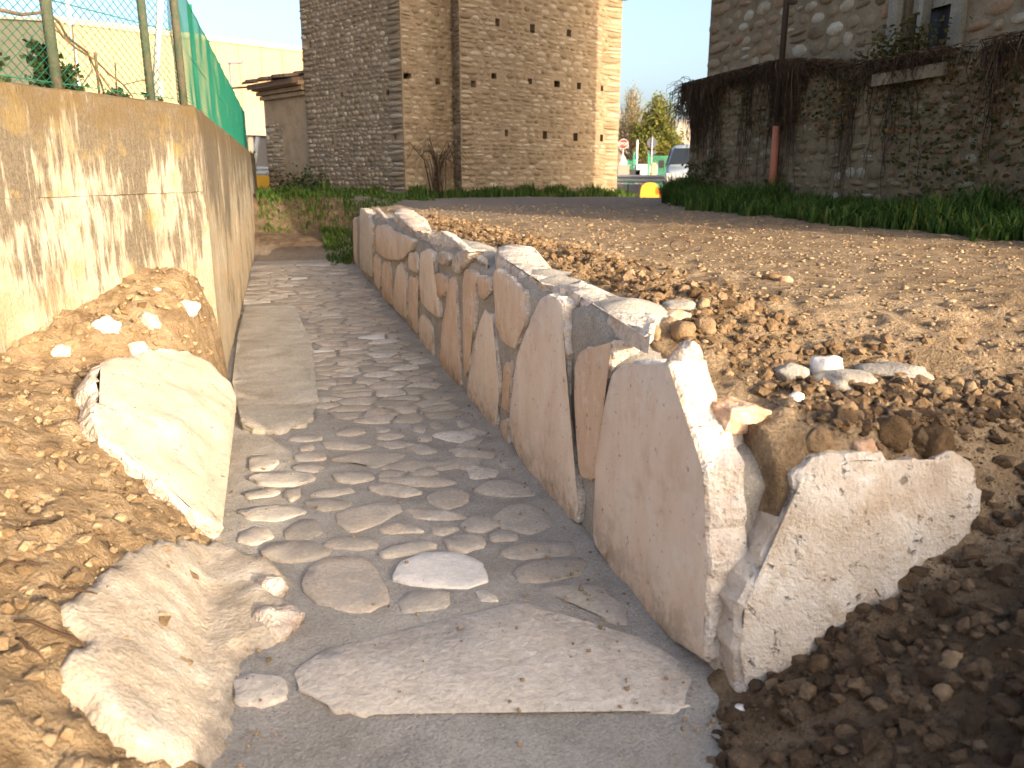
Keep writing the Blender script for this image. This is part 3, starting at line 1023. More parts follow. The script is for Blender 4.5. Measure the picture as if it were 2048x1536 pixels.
def build_core():
    mb = MB()
    sa = axis([(2.0, 6, 0.05), (6, 13.3, 0.12)])
    prof = []
    for s in sa:
        zt = ztop(s)
        row = []
        for z in (-1.0, -0.8, -0.6, -0.45, -0.3, -0.2, -0.1):
            row.append((1.190, min(z, zt - 0.09)))
        row += [(1.202, zt - 0.055), (1.245, zt - 0.02), (1.30, zt - 0.005), (1.36, zt), (1.43, zt - 0.01), (1.50, zt - 0.03), (1.56, zt - 0.09), (1.58, zt - 0.4), (1.58, -1.0)]
        prof.append([W(t + 0.014 * nz(t * 9, s * 9, z * 9), s + 0.01 * nz(s * 11, z * 9, 2), z + 0.018 * nz(s * 7, t * 9, 5) + 0.012 * nz(s * 21, t * 21, 1)) for t, z in row])
    k = len(prof[0])
    vs = [q for r in prof for q in r]
    fs = [(j * k + i, (j + 1) * k + i, (j + 1) * k + i + 1, j * k + i + 1) for j in range(len(sa) - 1) for i in range(k - 1)]
    # rough end towards the camera
    first = prof[0]
    c = sum(first, Vector()) / k
    ends = []
    for sc in (0.75, 0.4):
        for q in first:
            p = c + (q - c) * sc
            ends.append(p + W(0, -0.03 - 0.05 * nz(p.x * 9, p.y * 9, p.z * 9), 0.0))
    b = len(vs)
    vs += ends
    for i in range(k - 1):
        fs.append((i, i + 1, b + i + 1, b + i))
        fs.append((b + i, b + i + 1, b + k + i + 1, b + k + i))
    vs.append(c + W(0, -0.04, 0))
    for i in range(k - 1):
        fs.append((b + k + i, b + k + i + 1, len(vs) - 1))
    last = (len(sa) - 1) * k
    fs.append(tuple(last + i for i in range(k)))
    mb.add(vs, fs)
    return mb.build('mortar_core', M['mortar'], wall, smooth=True, fix=True)


build_core()
A1 = (680, 400, 2.844)
A2 = (920, 560, 2.844)
slabs = [
    (A1, [(72, 105), (102, 98), (108, 385), (78, 350)], 'slab'),
    (A1, [(112, 50), (135, 50), (165, 110), (185, 150), (186, 445), (150, 420), (112, 388)], 'pale_stone'),
    (A1, [(198, 152), (262, 140), (300, 180), (360, 205), (420, 225), (412, 285), (345, 340), (290, 345), (242, 322), (200, 290)], 'slab'),
    (A1, [(194, 300), (228, 335), (228, 520), (192, 470)], 'slab'),
    (A1, [(238, 350), (285, 352), (296, 600), (262, 585), (238, 562)], 'slab'),
    (A1, [(322, 372), (350, 355), (378, 430), (379, 680), (345, 655), (302, 618), (303, 500)], 'slab'),
    (A1, [(386, 300), (436, 300), (440, 420), (385, 395)], 'slab'),
    (A1, [(388, 430), (446, 440), (440, 600), (442, 760), (412, 735), (386, 700)], 'slab'),
    (A1, [(452, 300), (480, 285), (528, 292), (536, 500), (556, 560), (560, 680), (520, 640), (480, 618), (452, 560)], 'slab'),
    (A1, [(545, 292), (612, 302), (622, 345), (600, 372), (560, 375)], 'broken'),
    (A1, [(542, 415), (606, 430), (597, 540), (560, 560), (541, 520)], 'slab'),
    (A1, [(462, 640), (500, 680), (522, 730), (532, 900), (505, 882), (450, 805), (448, 700)], 'slab'),
    (A1, [(622, 432), (656, 440), (672, 700), (686, 930), (682, 1110), (640, 1060), (560, 950), (578, 750), (600, 560)], 'slab'),
    (A1, [(640, 310), (690, 290), (735, 285), (700, 380), (665, 425), (630, 400)], 'broken'),
    (A1, [(700, 392), (740, 395), (768, 420), (765, 700), (738, 965), (702, 1005), (696, 700)], 'slab'),
    (A1, [(775, 430), (850, 440), (852, 520), (800, 580), (778, 540)], 'slab'),
    (A1, [(866, 430), (882, 392), (960, 440), (1058, 522), (1060, 680), (1020, 790), (985, 862), (920, 820), (884, 700)], 'slab'),
    (A1, [(790, 690), (820, 620), (862, 642), (890, 860), (902, 1000), (895, 1352), (835, 1290), (760, 1200), (715, 1120), (730, 1000)], 'slab'),
    (A1, [(926, 935), (970, 905), (968, 1060), (955, 1235), (912, 1160)], 'slab'),
    (A2, [(228, 800), (268, 780), (276, 945), (236, 910)], 'slab'),
    (A2, [(430, 120), (490, 70), (580, 100), (600, 380), (592, 700), (622, 1000), (680, 1250), (655, 1395), (500, 1260), (330, 1060), (282, 900), (286, 700), (322, 430), (382, 260)], 'slab'),
    (A2, [(650, 440), (690, 392), (730, 380), (790, 412), (830, 395), (872, 350), (862, 440), (830, 560), (792, 750), (770, 1100), (735, 1150), (695, 1150), (670, 1050), (646, 700)], 'slab'),
    (A2, [(868, 530), (905, 485), (1000, 478), (1045, 500), (1080, 525), (1120, 490), (1170, 470), (1205, 540), (1230, 640), (1262, 742), (1340, 930), (1402, 1100), (1408, 1500), (1402, 1950), (1396, 2190), (1300, 2110), (1160, 2010), (960, 1830), (745, 1480), (752, 1300), (772, 1050), (800, 780)], 'slab'),
    (A2, [(640, 1170), (700, 1165), (745, 1180), (742, 1420), (690, 1370), (672, 1280)], 'mortar'),
]
for i, (A, z, m) in enumerate(slabs):
    if m == 'mortar':
        continue
    off = R.uniform(-0.012, 0.008)
    if i == 0:
        off = 0.03
    pts = [ont(a, b, FT + off) for a, b in zoom_pts(z, *A)]
    pts = [Vector((p.x, p.y, max(p.z, FLOOR - 0.01))) for p in pts]
    big = i in (20, 22)
    me = slab_mesh('slab', pts, W(-1, 0, 0), 0.11 if not big else 0.13, step=0.035 if i > 10 else 0.05, jag=0.030 if i > 15 else 0.020, bevel=0.014, bulge=0.004, rough=0.009, seed=i * 2.3, sm_it=1)
    o = link('slab', me, [M[m], M['broken']])
    adopt(o, wall)
# capping stones bedded on top, and the rounded stone at the near end
caps = [
    (A1, [(275, 92), (330, 78), (400, 80), (500, 108), (492, 165), (425, 200), (360, 180), (300, 150)], 0.13),
    (A1, [(432, 215), (520, 185), (640, 190), (740, 268), (690, 285), (640, 300), (500, 262)], 0.13),
    (A1, [(820, 325), (880, 290), (960, 265), (1040, 268), (1105, 272), (1135, 312), (1200, 372), (1320, 440), (1180, 498), (1060, 508), (985, 478), (965, 420), (865, 380)], 0.125),
    (A1, [(1185, 505), (1280, 470), (1380, 450), (1500, 500), (1600, 520), (1780, 592), (1760, 680), (1640, 690), (1500, 590), (1350, 560), (1250, 540)], 0.10),
    (A1, [(185, 70), (215, 60), (270, 88), (262, 130), (215, 110)], 0.10),
]
for i, (A, z, zz) in enumerate(caps):
    pts = []
    for a, b in zoom_pts(z, *A):
        p = onz(a, b, zz)
        t, q = TS(p)
        pts.append(W(max(t, FT + 0.065), q, zz - 0.03))
    cs = TS(sum(pts, Vector()) / len(pts))[1]
    me = slab_mesh('cap_stone', pts, (0.05, -0.05, 1), 0.09, step=0.035, jag=0.03, bevel=0.022, bulge=0.012, rough=0.014, seed=50 + i * 3.3, sm_it=1, freq=8)
    adopt(link('cap_stone', me, [M['broken'], M['broken']]), wall)
for i, (ctr, e, rnd) in enumerate((((1440, 930), (0.085, 0.07, 0.14), 0.0), ((1372, 762), (0.07, 0.055, 0.13), 1.0))):
    p = ont(ctr[0], ctr[1], 1.30 if i == 0 else 1.24)
    bm = bmesh.new()
    bmesh.ops.create_icosphere(bm, subdivisions=4, radius=1)
    for v in bm.verts:
        q = v.co.copy()
        k = 1 + 0.22 * mn.noise(q * 1.6 + Vector((rnd * 7, 3, 1))) + 0.08 * mn.noise(q * 5 + Vector((rnd * 4, 1, 1))) + 0.04 * mn.noise(q * 12)
        v.co = Vector((q.x * e[0], q.y * e[1], q.z * e[2])) * k + p
    me = bpy.data.meshes.new('end_stone')
    bm.to_mesh(me)
    bm.free()
    me.polygons.foreach_set('use_smooth', [True] * len(me.polygons))
    adopt(link('end_stone', me, M['broken']), wall)

# ------------------------------------------------------------------ loose and embedded stones near the camera
SKEW = lambda nvec: Vector(nvec).normalized()


def plane_fit(pts):
    c = sum(pts, Vector()) / len(pts)
    a = np.array([list(p - c) for p in pts])
    _, _, vt = np.linalg.svd(a)
    n = Vector(vt[2])
    return c, n


def rock_mesh(name, p, e, seed, rough=0.25, sub=3, rot=0.0, flat=0.0):
    bm = bmesh.new()
    bmesh.ops.create_icosphere(bm, subdivisions=sub, radius=1)
    ca, sa_ = math.cos(rot), math.sin(rot)
    for v in bm.verts:
        q = v.co.copy()
        # a few planar fractures give the rock its facets
        for k in range(6):
            d_ = Vector((nz(seed, k, 1.3), nz(seed, k, 7.7), nz(seed, k, 4.1)))
            if d_.length > 0.05:
                d_.normalize()
                h = q.dot(d_) - (0.72 - 0.1 * flat)
                if h > 0:
                    q -= d_ * h * 0.8
        k = 1 + rough * mn.noise(q * 1.5 + Vector((seed, 3, 1))) + rough * 0.35 * mn.noise(q * 4.5 + Vector((seed, 1, 1))) + rough * 0.15 * mn.noise(q * 11)
        q = Vector((q.x * e[0], q.y * e[1], q.z * e[2])) * k
        v.co = Vector((q.x * ca - q.y * sa_, q.x * sa_ + q.y * ca, q.z)) + Vector(p)
    me = bpy.data.meshes.new(name)
    bm.to_mesh(me)
    bm.free()
    me.polygons.foreach_set('use_smooth', [True] * len(me.polygons))
    return me


# white limestone slab lining the left bank
ptsL = [onz(160, 760, -0.34), onz(235, 728, -0.33), onz(340, 688, -0.30), onz(410, 715, -0.42), onz(440, 762, -0.55), onz(460, 830, -0.72), onz(448, 885, -0.74), onz(412, 925, -0.70), onz(418, 1000, -0.80), onz(432, 1080, -0.90), onz(360, 1020, -0.77), onz(290, 960, -0.65), onz(215, 900, -0.52), onz(172, 850, -0.43)]
cL, nL = plane_fit(ptsL)
if nL.z < 0:
    nL = -nL
me = slab_mesh('limestone_slab', [p - nL * (p - cL).dot(nL) * 0.6 + nL * 0.05 for p in ptsL], nL, 0.16, step=0.03, jag=0.03, bevel=0.03, bulge=0.02, rough=0.024, seed=3.3, grid=0.04, freq=5)
link('limestone_slab', me, [M['white_slab'], M['broken']], label='large white limestone slab bedded in the sunlit dirt bank below the concrete wall', cat='stone slab')


def draped(name, ppx, mat, lift, amp, seed, **kw):
    """an uneven sheet of mortar lying on the bank inside the given outline"""
    out = [hit(a, b) for a, b in ppx]
    ot = resample(smooth_poly([Vector((*TS(p), 0)) for p in out], 1), 0.03)
    ot = [p + Vector((nz(p.x * 22, p.y * 22, seed), nz(p.x * 22, p.y * 22, seed + 4), 0)) * 0.02 for p in ot]
    m = len(ot)
    xs = [p.x for p in ot]
    ys = [p.y for p in ot]

    def inside(x, y):
        r = False
        for i in range(m):
            a, b = ot[i - 1], ot[i]
            if (a.y > y) != (b.y > y) and x < (b.x - a.x) * (y - a.y) / (b.y - a.y) + a.x:
                r = not r
        return r
    inner = []
    g = 0.03
    y = min(ys)
    while y < max(ys):
        x = min(xs)
        while x < max(xs):
            if inside(x, y):
                dd = min(math.hypot(x - p.x, y - p.y) for p in ot)
                if dd > 0.015:
                    inner.append((x, y, dd))
            x += g
        y += g
    allp = [(p.x, p.y, 0.0) for p in ot] + inner
    vv, _, ff, vo, _, _ = mgeo.delaunay_2d_cdt([Vector(q[:2]) for q in allp], [(i, (i + 1) % m) for i in range(m)], [], 1, 1e-6, True)
    vs = []
    for i, q in enumerate(vv):
        k = vo[i][0] if vo[i] else 0
        dd = allp[k][2]
        e = min(1, dd / 0.05)
        z = max(H(q.x, q.y), FLOOR - 0.01) + (-0.03 + (lift + 0.03) * e) + amp * e * (nz(q.x * 5, q.y * 5, seed) + 0.6 * nz(q.x * 14, q.y * 14, seed) + 0.3 * nz(q.x * 33, q.y * 33, seed))
        vs.append(tuple(W(q.x, q.y, z)))
    me = bpy.data.meshes.new(name)
    me.from_pydata(vs, [], [tuple(f_) for f_ in ff])
    me.polygons.foreach_set('use_smooth', [True] * len(ff))
    bm = bmesh.new()
    bm.from_mesh(me)
    bmesh.ops.recalc_face_normals(bm, faces=bm.faces)
    if sum(f_.normal.z for f_ in bm.faces) < 0:
        bmesh.ops.reverse_faces(bm, faces=bm.faces)
    bm.to_mesh(me)
    bm.free()
    return link(name, me, M[mat], **kw)


patch = draped('mortar_patch', [(265, 1098), (330, 1080), (430, 1078), (505, 1108), (565, 1135), (590, 1165), (560, 1190), (610, 1215), (615, 1255), (560, 1290), (500, 1310), (478, 1370), (470, 1440), (455, 1500), (430, 1545), (330, 1560), (250, 1530), (205, 1470), (160, 1400), (110, 1365), (100, 1315), (150, 1300), (110, 1260), (90, 1225), (140, 1190), (190, 1150), (230, 1120)], 'palemortar', 0.05, 0.017, 2.0,
               label='rough patch of pale mortar spread over the dirt bank in the left foreground', cat='mortar patch')
for i, (px, py, e, m) in enumerate((((545), 1160, (0.07, 0.055, 0.05), 'white_stone'), (555, 1230, (0.10, 0.08, 0.06), 'pale_stone'))):
    p = hit(px, py + 25)
    me = rock_mesh('edge_stone', p + Vector((0, 0, 0.01)), e, 3.0 + i * 5, 0.3)
    adopt(link('edge_stone', me, M['broken']), patch)

# small rubble in the bank under the wall
for i, (px, py, r_, lab) in enumerate(((215, 655, 0.075, 'blue-grey chip of rock in the bank below the concrete wall'), (300, 645, 0.06, 'pale lump of rock in the bank above the white slab'), (375, 618, 0.07, 'pale lump of rock in the bank beside the concrete corner'), (312, 583, 0.04, 'small white chip against the foot of the concrete wall'), (120, 705, 0.05, 'small pale stone high in the sunlit bank at far left'), (275, 705, 0.07, 'pale rock touching the top edge of the white slab'))):
    p = hit(px, py)
    link('embedded_rock', rock_mesh('embedded_rock', p, (r_, r_ * 0.8, r_ * 0.8), 11 + i * 3.0, 0.4), M['broken'], label=lab, cat='rock', group='rocks in the left bank')

# big upright boulder slab closing the near end of the wall
ptsB = []
for a, b, s_ in [(1468, 1392, 1.80), (1478, 1250, 1.80), (1505, 1160, 1.81), (1560, 1070, 1.83), (1592, 1000, 1.85), (1592, 945, 1.87), (1640, 918, 1.87), (1700, 903, 1.87), (1760, 905, 1.86), (1800, 928, 1.85), (1860, 930, 1.84), (1905, 912, 1.83), (1945, 920, 1.82), (1948, 962, 1.81), (1970, 992, 1.79), (1955, 1090, 1.76), (1900, 1190, 1.73), (1830, 1300, 1.71), (1700, 1400, 1.71), (1540, 1440, 1.75)]:
    r = ray(a, b)
    k = s_ / (-r.x * SY + r.y * CY)
    ptsB.append(Vector((0, 0, CZ)) + r * k)
cB, nB = plane_fit(ptsB)
if nB.dot(Vector((0, -1, 0.1))) < 0:
    nB = -nB
me = slab_mesh('boulder_slab', [p - nB * (p - cB).dot(nB) * 0.8 for p in ptsB], nB, 0.20, step=0.03, jag=0.02, bevel=0.025, bulge=0.03, rough=0.020, seed=8.8, grid=0.04, freq=7, lean=W(0.01, 0.19, -0.03))
link('boulder_slab', me, [M['boulder'], M['boulder']], label='big pitted pale boulder slab standing upright in dark soil at right foreground', cat='boulder')


def brick_piece():
    c = hit(1478, 868)
    c = c + Vector((0.0, 0.05, 0.045))
    bm = bmesh.new()
    bmesh.ops.create_cube(bm, size=1)
    bmesh.ops.subdivide_edges(bm, edges=bm.edges, cuts=5, use_grid_fill=True)
    rot = Matrix.Rotation(math.radians(24), 3, 'Z') @ Matrix.Rotation(math.radians(5), 3, 'Y')
    for v in bm.verts:
        q = v.co.copy()
        q = Vector((q.x * 0.165, q.y * 0.13, q.z * 0.085))
        if q.x > 0.02:
            q.z *= 1 - (q.x - 0.02) * 5.5
        if q.y < 0:
            q.x += q.z * 0.2
        k = v.co * 5
        q += Vector((mn.noise(k), mn.noise(k + Vector((5, 1, 2))), mn.noise(k + Vector((1, 7, 2))))) * 0.007
        v.co = rot @ q + c
    bmesh.ops.bevel(bm, geom=[e for e in bm.edges if e.calc_face_angle(0) > 0.9], offset=0.004, segments=1, affect='EDGES')
    me = bpy.data.meshes.new('brick_fragment')
    bm.to_mesh(me)
    bm.free()
    return link('brick_fragment', me, M['brick'], label='broken orange-pink brick lying on top of the near wall end', cat='brick')


brick_piece()
rocks = [
    (1656, 735, 36, 26, 'white_stone', 'white rounded stone lying on the dirt right of the brick', 'stone'),
    (1779, 868, 36, 36, 'clod', 'round brown clod of earth behind the big boulder slab', 'clod'),
    (1862, 895, 42, 42, 'clod', 'largest brown clod behind the right end of the big boulder slab', 'clod'),
    (1722, 895, 34, 22, 'brick', 'pinkish stone half hidden behind the boulder slab top', 'stone'),
    (1634, 880, 30, 26, 'clod', 'brown clod between the brick and the boulder slab', 'clod'),
    (1690, 828, 24, 26, 'pebble', 'tan stone on the dirt above the round clods', 'stone'),
    (1590, 800, 18, 14, 'white_stone', 'small grey-white stone just right of the brick', 'stone'),
    (1690, 760, 60, 18, 'mortar', 'flat grey lump of spilled mortar beside the white rounded stone', 'mortar lump'),
    (1790, 742, 66, 16, 'mortar', 'long grey ridge of spilled mortar right of the white rounded stone', 'mortar lump'),
    (1580, 745, 34, 20, 'mortar', 'small grey lump of spilled mortar left of the white rounded stone', 'mortar lump'),
    (1912, 768, 14, 13, 'pebble', 'left pebble of a pair on the open dirt at right', 'pebble'),
    (1940, 780, 14, 13, 'pebble', 'right pebble of a pair on the open dirt at right', 'pebble'),
    (1880, 790, 22, 18, 'pebble', 'tan stone above the largest clod at right', 'stone'),
    (1360, 612, 42, 12, 'mortar', 'flat grey mortar scrap behind the wall top', 'mortar lump'),
    (1350, 632, 34, 12, 'brick', 'flat pink stone chip lying behind the wall top', 'stone'),
    (1408, 612, 14, 16, 'pebble', 'small tan stone at the end of the mortar scrap behind the wall', 'stone'),
    (1365, 662, 26, 24, 'clod', 'dark clod of earth close behind the wall top', 'clod'),
    (1412, 652, 22, 20, 'clod', 'dark clod right of the pink stone chip behind the wall', 'clod'),
    (1310, 666, 14, 14, 'pebble', 'small tan pebble at the back edge of the wall', 'pebble'),
    (1386, 835, 16, 20, 'clod', 'dark lump wedged between the nearest wall slab and the brick', 'clod'),
    (1545, 556, 22, 8, 'clod', 'dark flat clod alone on the open dirt', 'clod'),
    (1570, 560, 14, 8, 'brick', 'red-brown chip beside the flat clod on open dirt', 'brick chip'),
    (1262, 545, 9, 8, 'pebble', 'grey pebble on the dirt behind the middle of the wall', 'pebble'),
    (985, 482, 9, 7, 'pebble', 'pale pebble behind the far part of the wall', 'pebble'),
    (1480, 1424, 20, 17, 'white_stone', 'bright white stone chip on dark soil below the boulder slab', 'stone'),
    (1640, 1330, 26, 18, 'clod', 'dark clod lying against the foot of the boulder slab', 'clod'),
    (1905, 1320, 26, 24, 'pebble', 'grey stone on the dark soil at right edge', 'stone'),
    (1885, 1385, 16, 15, 'pebble', 'small pale pebble on the dark soil below the boulder slab', 'pebble'),
]
for i, (px, py, wx, wy, m, lab, cat) in enumerate(rocks):
    p = hit(px, py + wy * 0.5)
    dist = (p - Vector((0, 0, CZ))).length
    a = wx / FPX * dist
    b = wy / FPX * dist
    me = rock_mesh('loose_stone', p + Vector((0, 0, b * 0.45)), (a, a * R.uniform(0.7, 0.95), b), 21.0 + i * 4.1, 0.3, 3, R.uniform(-0.4, 0.4))
    link({'clod': 'earth_clod', 'mortar lump': 'mortar_lump', 'brick chip': 'brick_chip', 'pebble': 'pebble'}.get(cat, 'loose_stone'), me, M[m], label=lab, cat=cat, group='loose stones and clods on the dirt')

# ------------------------------------------------------------------ gravel and crumbs, too many to count
ICO = bmesh.new()
bmesh.ops.create_icosphere(ICO, subdivisions=1, radius=1)
ICO.verts.ensure_lookup_table()
ICV = np.array([list(v.co) for v in ICO.verts])
ICF = np.array([[v.index for v in f_.verts] for f_ in ICO.faces])
ICO.free()


def scatter(name, spots, mat, label, cat):
    """spots: (world position, rx, ry, rz)"""
    rng = np.random.default_rng(5)
    V, F, RN = [], [], []
    for i, (p, a, b, c) in enumerate(spots):
        k = rng.uniform(0.5, 1.25, (len(ICV), 1))
        v = ICV * k * np.array([a, b, c])
        w = rng.uniform(0, 6.28)
        cw, sw = math.cos(w), math.sin(w)
        v = np.stack([v[:, 0] * cw - v[:, 1] * sw, v[:, 0] * sw + v[:, 1] * cw, v[:, 2]], 1) + np.array(p)
        V.append(v)
        F.append(ICF + i * len(ICV))
        RN.append(np.full(len(ICF), rng.uniform()))
    V, F, RN = np.concatenate(V), np.concatenate(F), np.concatenate(RN)
    me = bpy.data.meshes.new(name)
    me.from_pydata(V.tolist(), [], F.tolist())
    at = me.attributes.new('rnd', 'FLOAT', 'FACE')
    at.data.foreach_set('value', RN.astype(np.float32))
    me.polygons.foreach_set('use_smooth', [name == 'gravel'] * len(F))
    me.update()
    return link(name, me, mat, kind='stuff', label=label, cat=cat)


def gz(t, s):
    return H(t, s) + relief(t, s)


spots, clods, bank = [], [], []
for _ in range(10000):
    s = 1.9 + 12.5 * R.random() ** 1.6
    t = 1.5 + R.random() * min(7.0, 1.2 + s * 0.75)
    dens = 0.5 + 0.5 * nz(t * 1.1, s * 1.1, 4)
    if R.random() > dens + 0.25:
        continue
    r_ = 0.006 + 0.010 * R.random() ** 2 + (0.02 * R.random() if R.random() < 0.06 else 0)
    r_ *= 0.8 + 0.05 * s
    spots.append((tuple(W(t, s, gz(t, s) + r_ * 0.15)), r_ * R.uniform(0.9, 1.7), r_, r_ * R.uniform(0.35, 0.7)))
for _ in range(6000):                         # loose earth behind the wall top and around its near end
    s = 1.95 + R.random() ** 1.5 * 7
    t = 1.48 + abs(R.gauss(0, 0.30)) + (0.5 * R.random() if s < 2.6 else 0)
    r_ = 0.006 + 0.026 * R.random() ** 4
    clods.append((tuple(W(t, s, gz(t, s) + r_ * 0.25)), r_ * R.uniform(0.9, 1.4), r_, r_ * R.uniform(0.6, 1)))
damp_clods = []
for _ in range(9000):                         # dark crumbly soil in the right foreground
    s = R.uniform(0.75, 2.3)
    t = R.uniform(0.92, 2.6)
    if (H(t, s) < -0.93 and R.random() < 0.8) or (s > 1.75 and t < 1.6):
        continue
    r_ = 0.003 + 0.034 * R.random() ** 8
    damp_clods.append((tuple(W(t, s, gz(t, s) + r_ * 0.25)), r_ * R.uniform(0.9, 1.5), r_, r_ * R.uniform(0.6, 1)))
for _ in range(9000):                         # left bank
    s = R.uniform(1.3, 6)
    t = R.uniform(-2.0, -0.3)
    if (t - CORNER[0]) * NWN.x + (s - CORNER[1]) * NWN.y < 0.02 or t > -0.30 - 0.03 * s:
        continue
    r_ = 0.003 + 0.024 * R.random() ** 6
    (bank if R.random() < 0.85 else spots).append((tuple(W(t, s, gz(t, s) + r_ * 0.3)), r_ * R.uniform(0.9, 1.6), r_, r_ * R.uniform(0.6, 1)))
for _ in range(1500):                         # crumbs fallen on the channel floor
    s = 1.35 + 6.5 * R.random() ** 2.2
    t = R.choice([R.uniform(-0.3, 1.1), R.uniform(0.9, 1.15), R.uniform(-0.35, -0.1)])
    r_ = 0.002 + 0.009 * R.random() ** 5
    spots.append((tuple(W(t, s, FLOOR + 0.004)), r_, r_, r_ * 0.8))
scatter('gravel', spots, M['pebble'], 'tan gravel and pebbles strewn over the dirt', 'gravel')
scatter('damp_crumbs', damp_clods, M['damp_clod'], 'dark damp crumbs of dug earth in the right foreground', 'soil')
scatter('bank_crumbs', bank, M['bank_clod'], 'golden crumbs of dry clay on the left bank', 'soil')
scatter('soil_crumbs', clods, M['clod'], 'brown crumbs and small clods of loose earth', 'soil')

# roots and twigs sticking from the left bank, stubble in the right soil
for i, (a, b, c_) in enumerate((((0, 1080), (60, 1078), (118, 1068)), ((0, 1145), (45, 1150), (88, 1162)), ((80, 1188), (125, 1205), (200, 1218)), ((30, 1255), (110, 1285), (190, 1335)), ((35, 1290), (60, 1320), (95, 1355)))):
    mb = MB()
    pts = [hit(*q) + Vector((0, 0, 0.02 + 0.015 * k)) for k, q in enumerate((a, b, c_))]
    mid = [pts[0].lerp(pts[1], 0.5) + Vector((0, 0, 0.012)), pts[1].lerp(pts[2], 0.5) + Vector((0, 0, 0.010))]
    mb.tube([pts[0], mid[0], pts[1], mid[1], pts[2]], [0.004, 0.005, 0.0045, 0.004, 0.002], 6)
    mb.build('root', M['twig'], smooth=True, label=['thin root lying highest in the left bank', 'short root at the left edge of the bank', 'forked-looking brown root just above the mortar patch', 'reddish root reaching onto the mortar patch', 'dark root below the reddish one at the left edge'][i], cat='root', group='roots in the left bank')
mb = MB()
p = hit(1360, 503)
pp = []
for k in range(13):
    w = math.pi * 2 * k / 12
    pp.append(p + Vector((0.075 * math.cos(w) * (1.0 + 0.25 * math.sin(w)), 0.01 * math.sin(2 * w), 0.045 + 0.045 * math.sin(w))))
mb.tube(pp, 0.006, 5)
mb.build('wire_loop', M['rust'], smooth=True, label='bent loop of dark wire sticking out of the open dirt', cat='wire')

# ------------------------------------------------------------------ green chain link fence on the concrete wall
fence = thing('chain_link_fence', 'green chain link fence standing on top of the concrete wall', 'fence', W(-0.6, 7, TOPW))
FH = 0.93


def chain(a, b, p=0.031, v=0.026, rad=0.0021):
    """zigzag wires between channel-frame points a and b"""
    a, b = Vector(a), Vector(b)
    L = (b - a).length
    u = (b - a) / L
    nrm = Vector((-u.y, u.x))
    rows = int(FH / v)
    V, F = [], []
    ang = [0, 2.094, 4.189]
    n = int(L / p)
    for i in range(n):
        base = len(V)
        for j in range(rows + 1):
            x = (i + ((j + i) % 2)) * p + 0.0015 * math.sin(j * 1.3 + i)
            sag = 0.012 * nz(i * 0.05, j * 0.08)
            q = a + u * x + nrm * sag
            w = W(q.x, q.y, TOPW + 0.03 + j * v + 0.01 * nz(i * 0.04, 2.0))
            du = W(u.x, u.y, 0)
            dn = W(nrm.x, nrm.y, 0)
            for g in ang:
                V.append(w + (du * math.cos(g) + dn * math.sin(g)) * rad)
        for j in range(rows):
            for k in range(3):
                k2 = (k + 1) % 3
                F.append((base + j * 3 + k, base + j * 3 + k2, base + (j + 1) * 3 + k2, base + (j + 1) * 3 + k))
    return V, F


fo = Vector(CORNER) - NWN * 0.12
fa = Vector(far_pt) - NWN * 0.12
fc = Vector((-0.59, 6.02))
for nm, (a_, b_) in (('near', (fa, fc)), ('far', (fc, Vector((-0.59, 20.8))))):
    V, F = chain(a_, b_, rad=0.0027 if nm == 'near' else 0.0016)
    mb = MB()
    mb.add(V, F)
    mb.build('wire_mesh', M['wire'], fence, kind='stuff')
for z in (0.05, 0.47, 0.92):
    mb = MB()
    mb.tube([W(fa.x, fa.y, TOPW + z), W(fc.x, fc.y, TOPW + z), W(-0.59, 20.8, TOPW + z)], 0.0028, 4)
    mb.build('tension_wire', M['wire'], fence)


def on_near(px):
    """where the vertical plane through a picture column cuts the fence line of the near wall"""
    r = ray(px, 100)
    o = W(fa.x, fa.y)
    e = W(fc.x, fc.y) - o
    den = r.x * e.y - r.y * e.x
    k = (o.x * e.y - o.y * e.x) / den
    return Vector((r.x * k, r.y * k, TOPW))


for px, rr in ((104, 0.030), (292, 0.026), (357, 0.026)):
    p = on_near(px)
    mb = MB()
    mb.tube([p + Vector((0.0, 0, -0.1)), p + Vector((0.0, 0, 0.4)), p + Vector((0.0, 0, 1.05))], rr, 10)
    mb.build('post', M['post'], fence, smooth=True)
for s_ in (8.0, 10.0, 12.0, 14.0, 16.0, 18.0, 20.8):
    mb = MB()
    mb.tube([W(-0.61, s_, TOPW - 0.1), W(-0.61, s_, TOPW + 0.98)], 0.022, 8)
    mb.build('post', M['wire'], fence, smooth=True)
p = on_near(318)
mb = MB()
mb.tube([p + Vector((-0.06, -0.02, 0.0)), p + Vector((0.06, 0.05, 0.85))], 0.020, 8)
mb.build('brace', M['galv'], fence, smooth=True)
mb = MB()
mb.box(p + Vector((-0.05, 0, 0.10)), (0.05, 0, 0), (0, 0.004, 0), (0, 0, 0.05))
mb.build('bracket', M['galv'], fence)

# plants and dry vines behind the fence
LEAF_V = [Vector((0, 0, 0)), Vector((0.5, 0.35, 0.06)), Vector((0, 1, 0)), Vector((-0.5, 0.35, 0.06))]


def leaf(mb, p, size, rnd, R_=R):
    q = Matrix.Rotation(R_.uniform(0, 6.28), 3, 'Z') @ Matrix.Rotation(R_.uniform(-1.3, 1.3), 3, 'X') @ Matrix.Rotation(R_.uniform(-1, 1), 3, 'Y')
    mb.add([p + q @ (v * size) for v in LEAF_V], [(0, 1, 2), (0, 2, 3)], rnd)


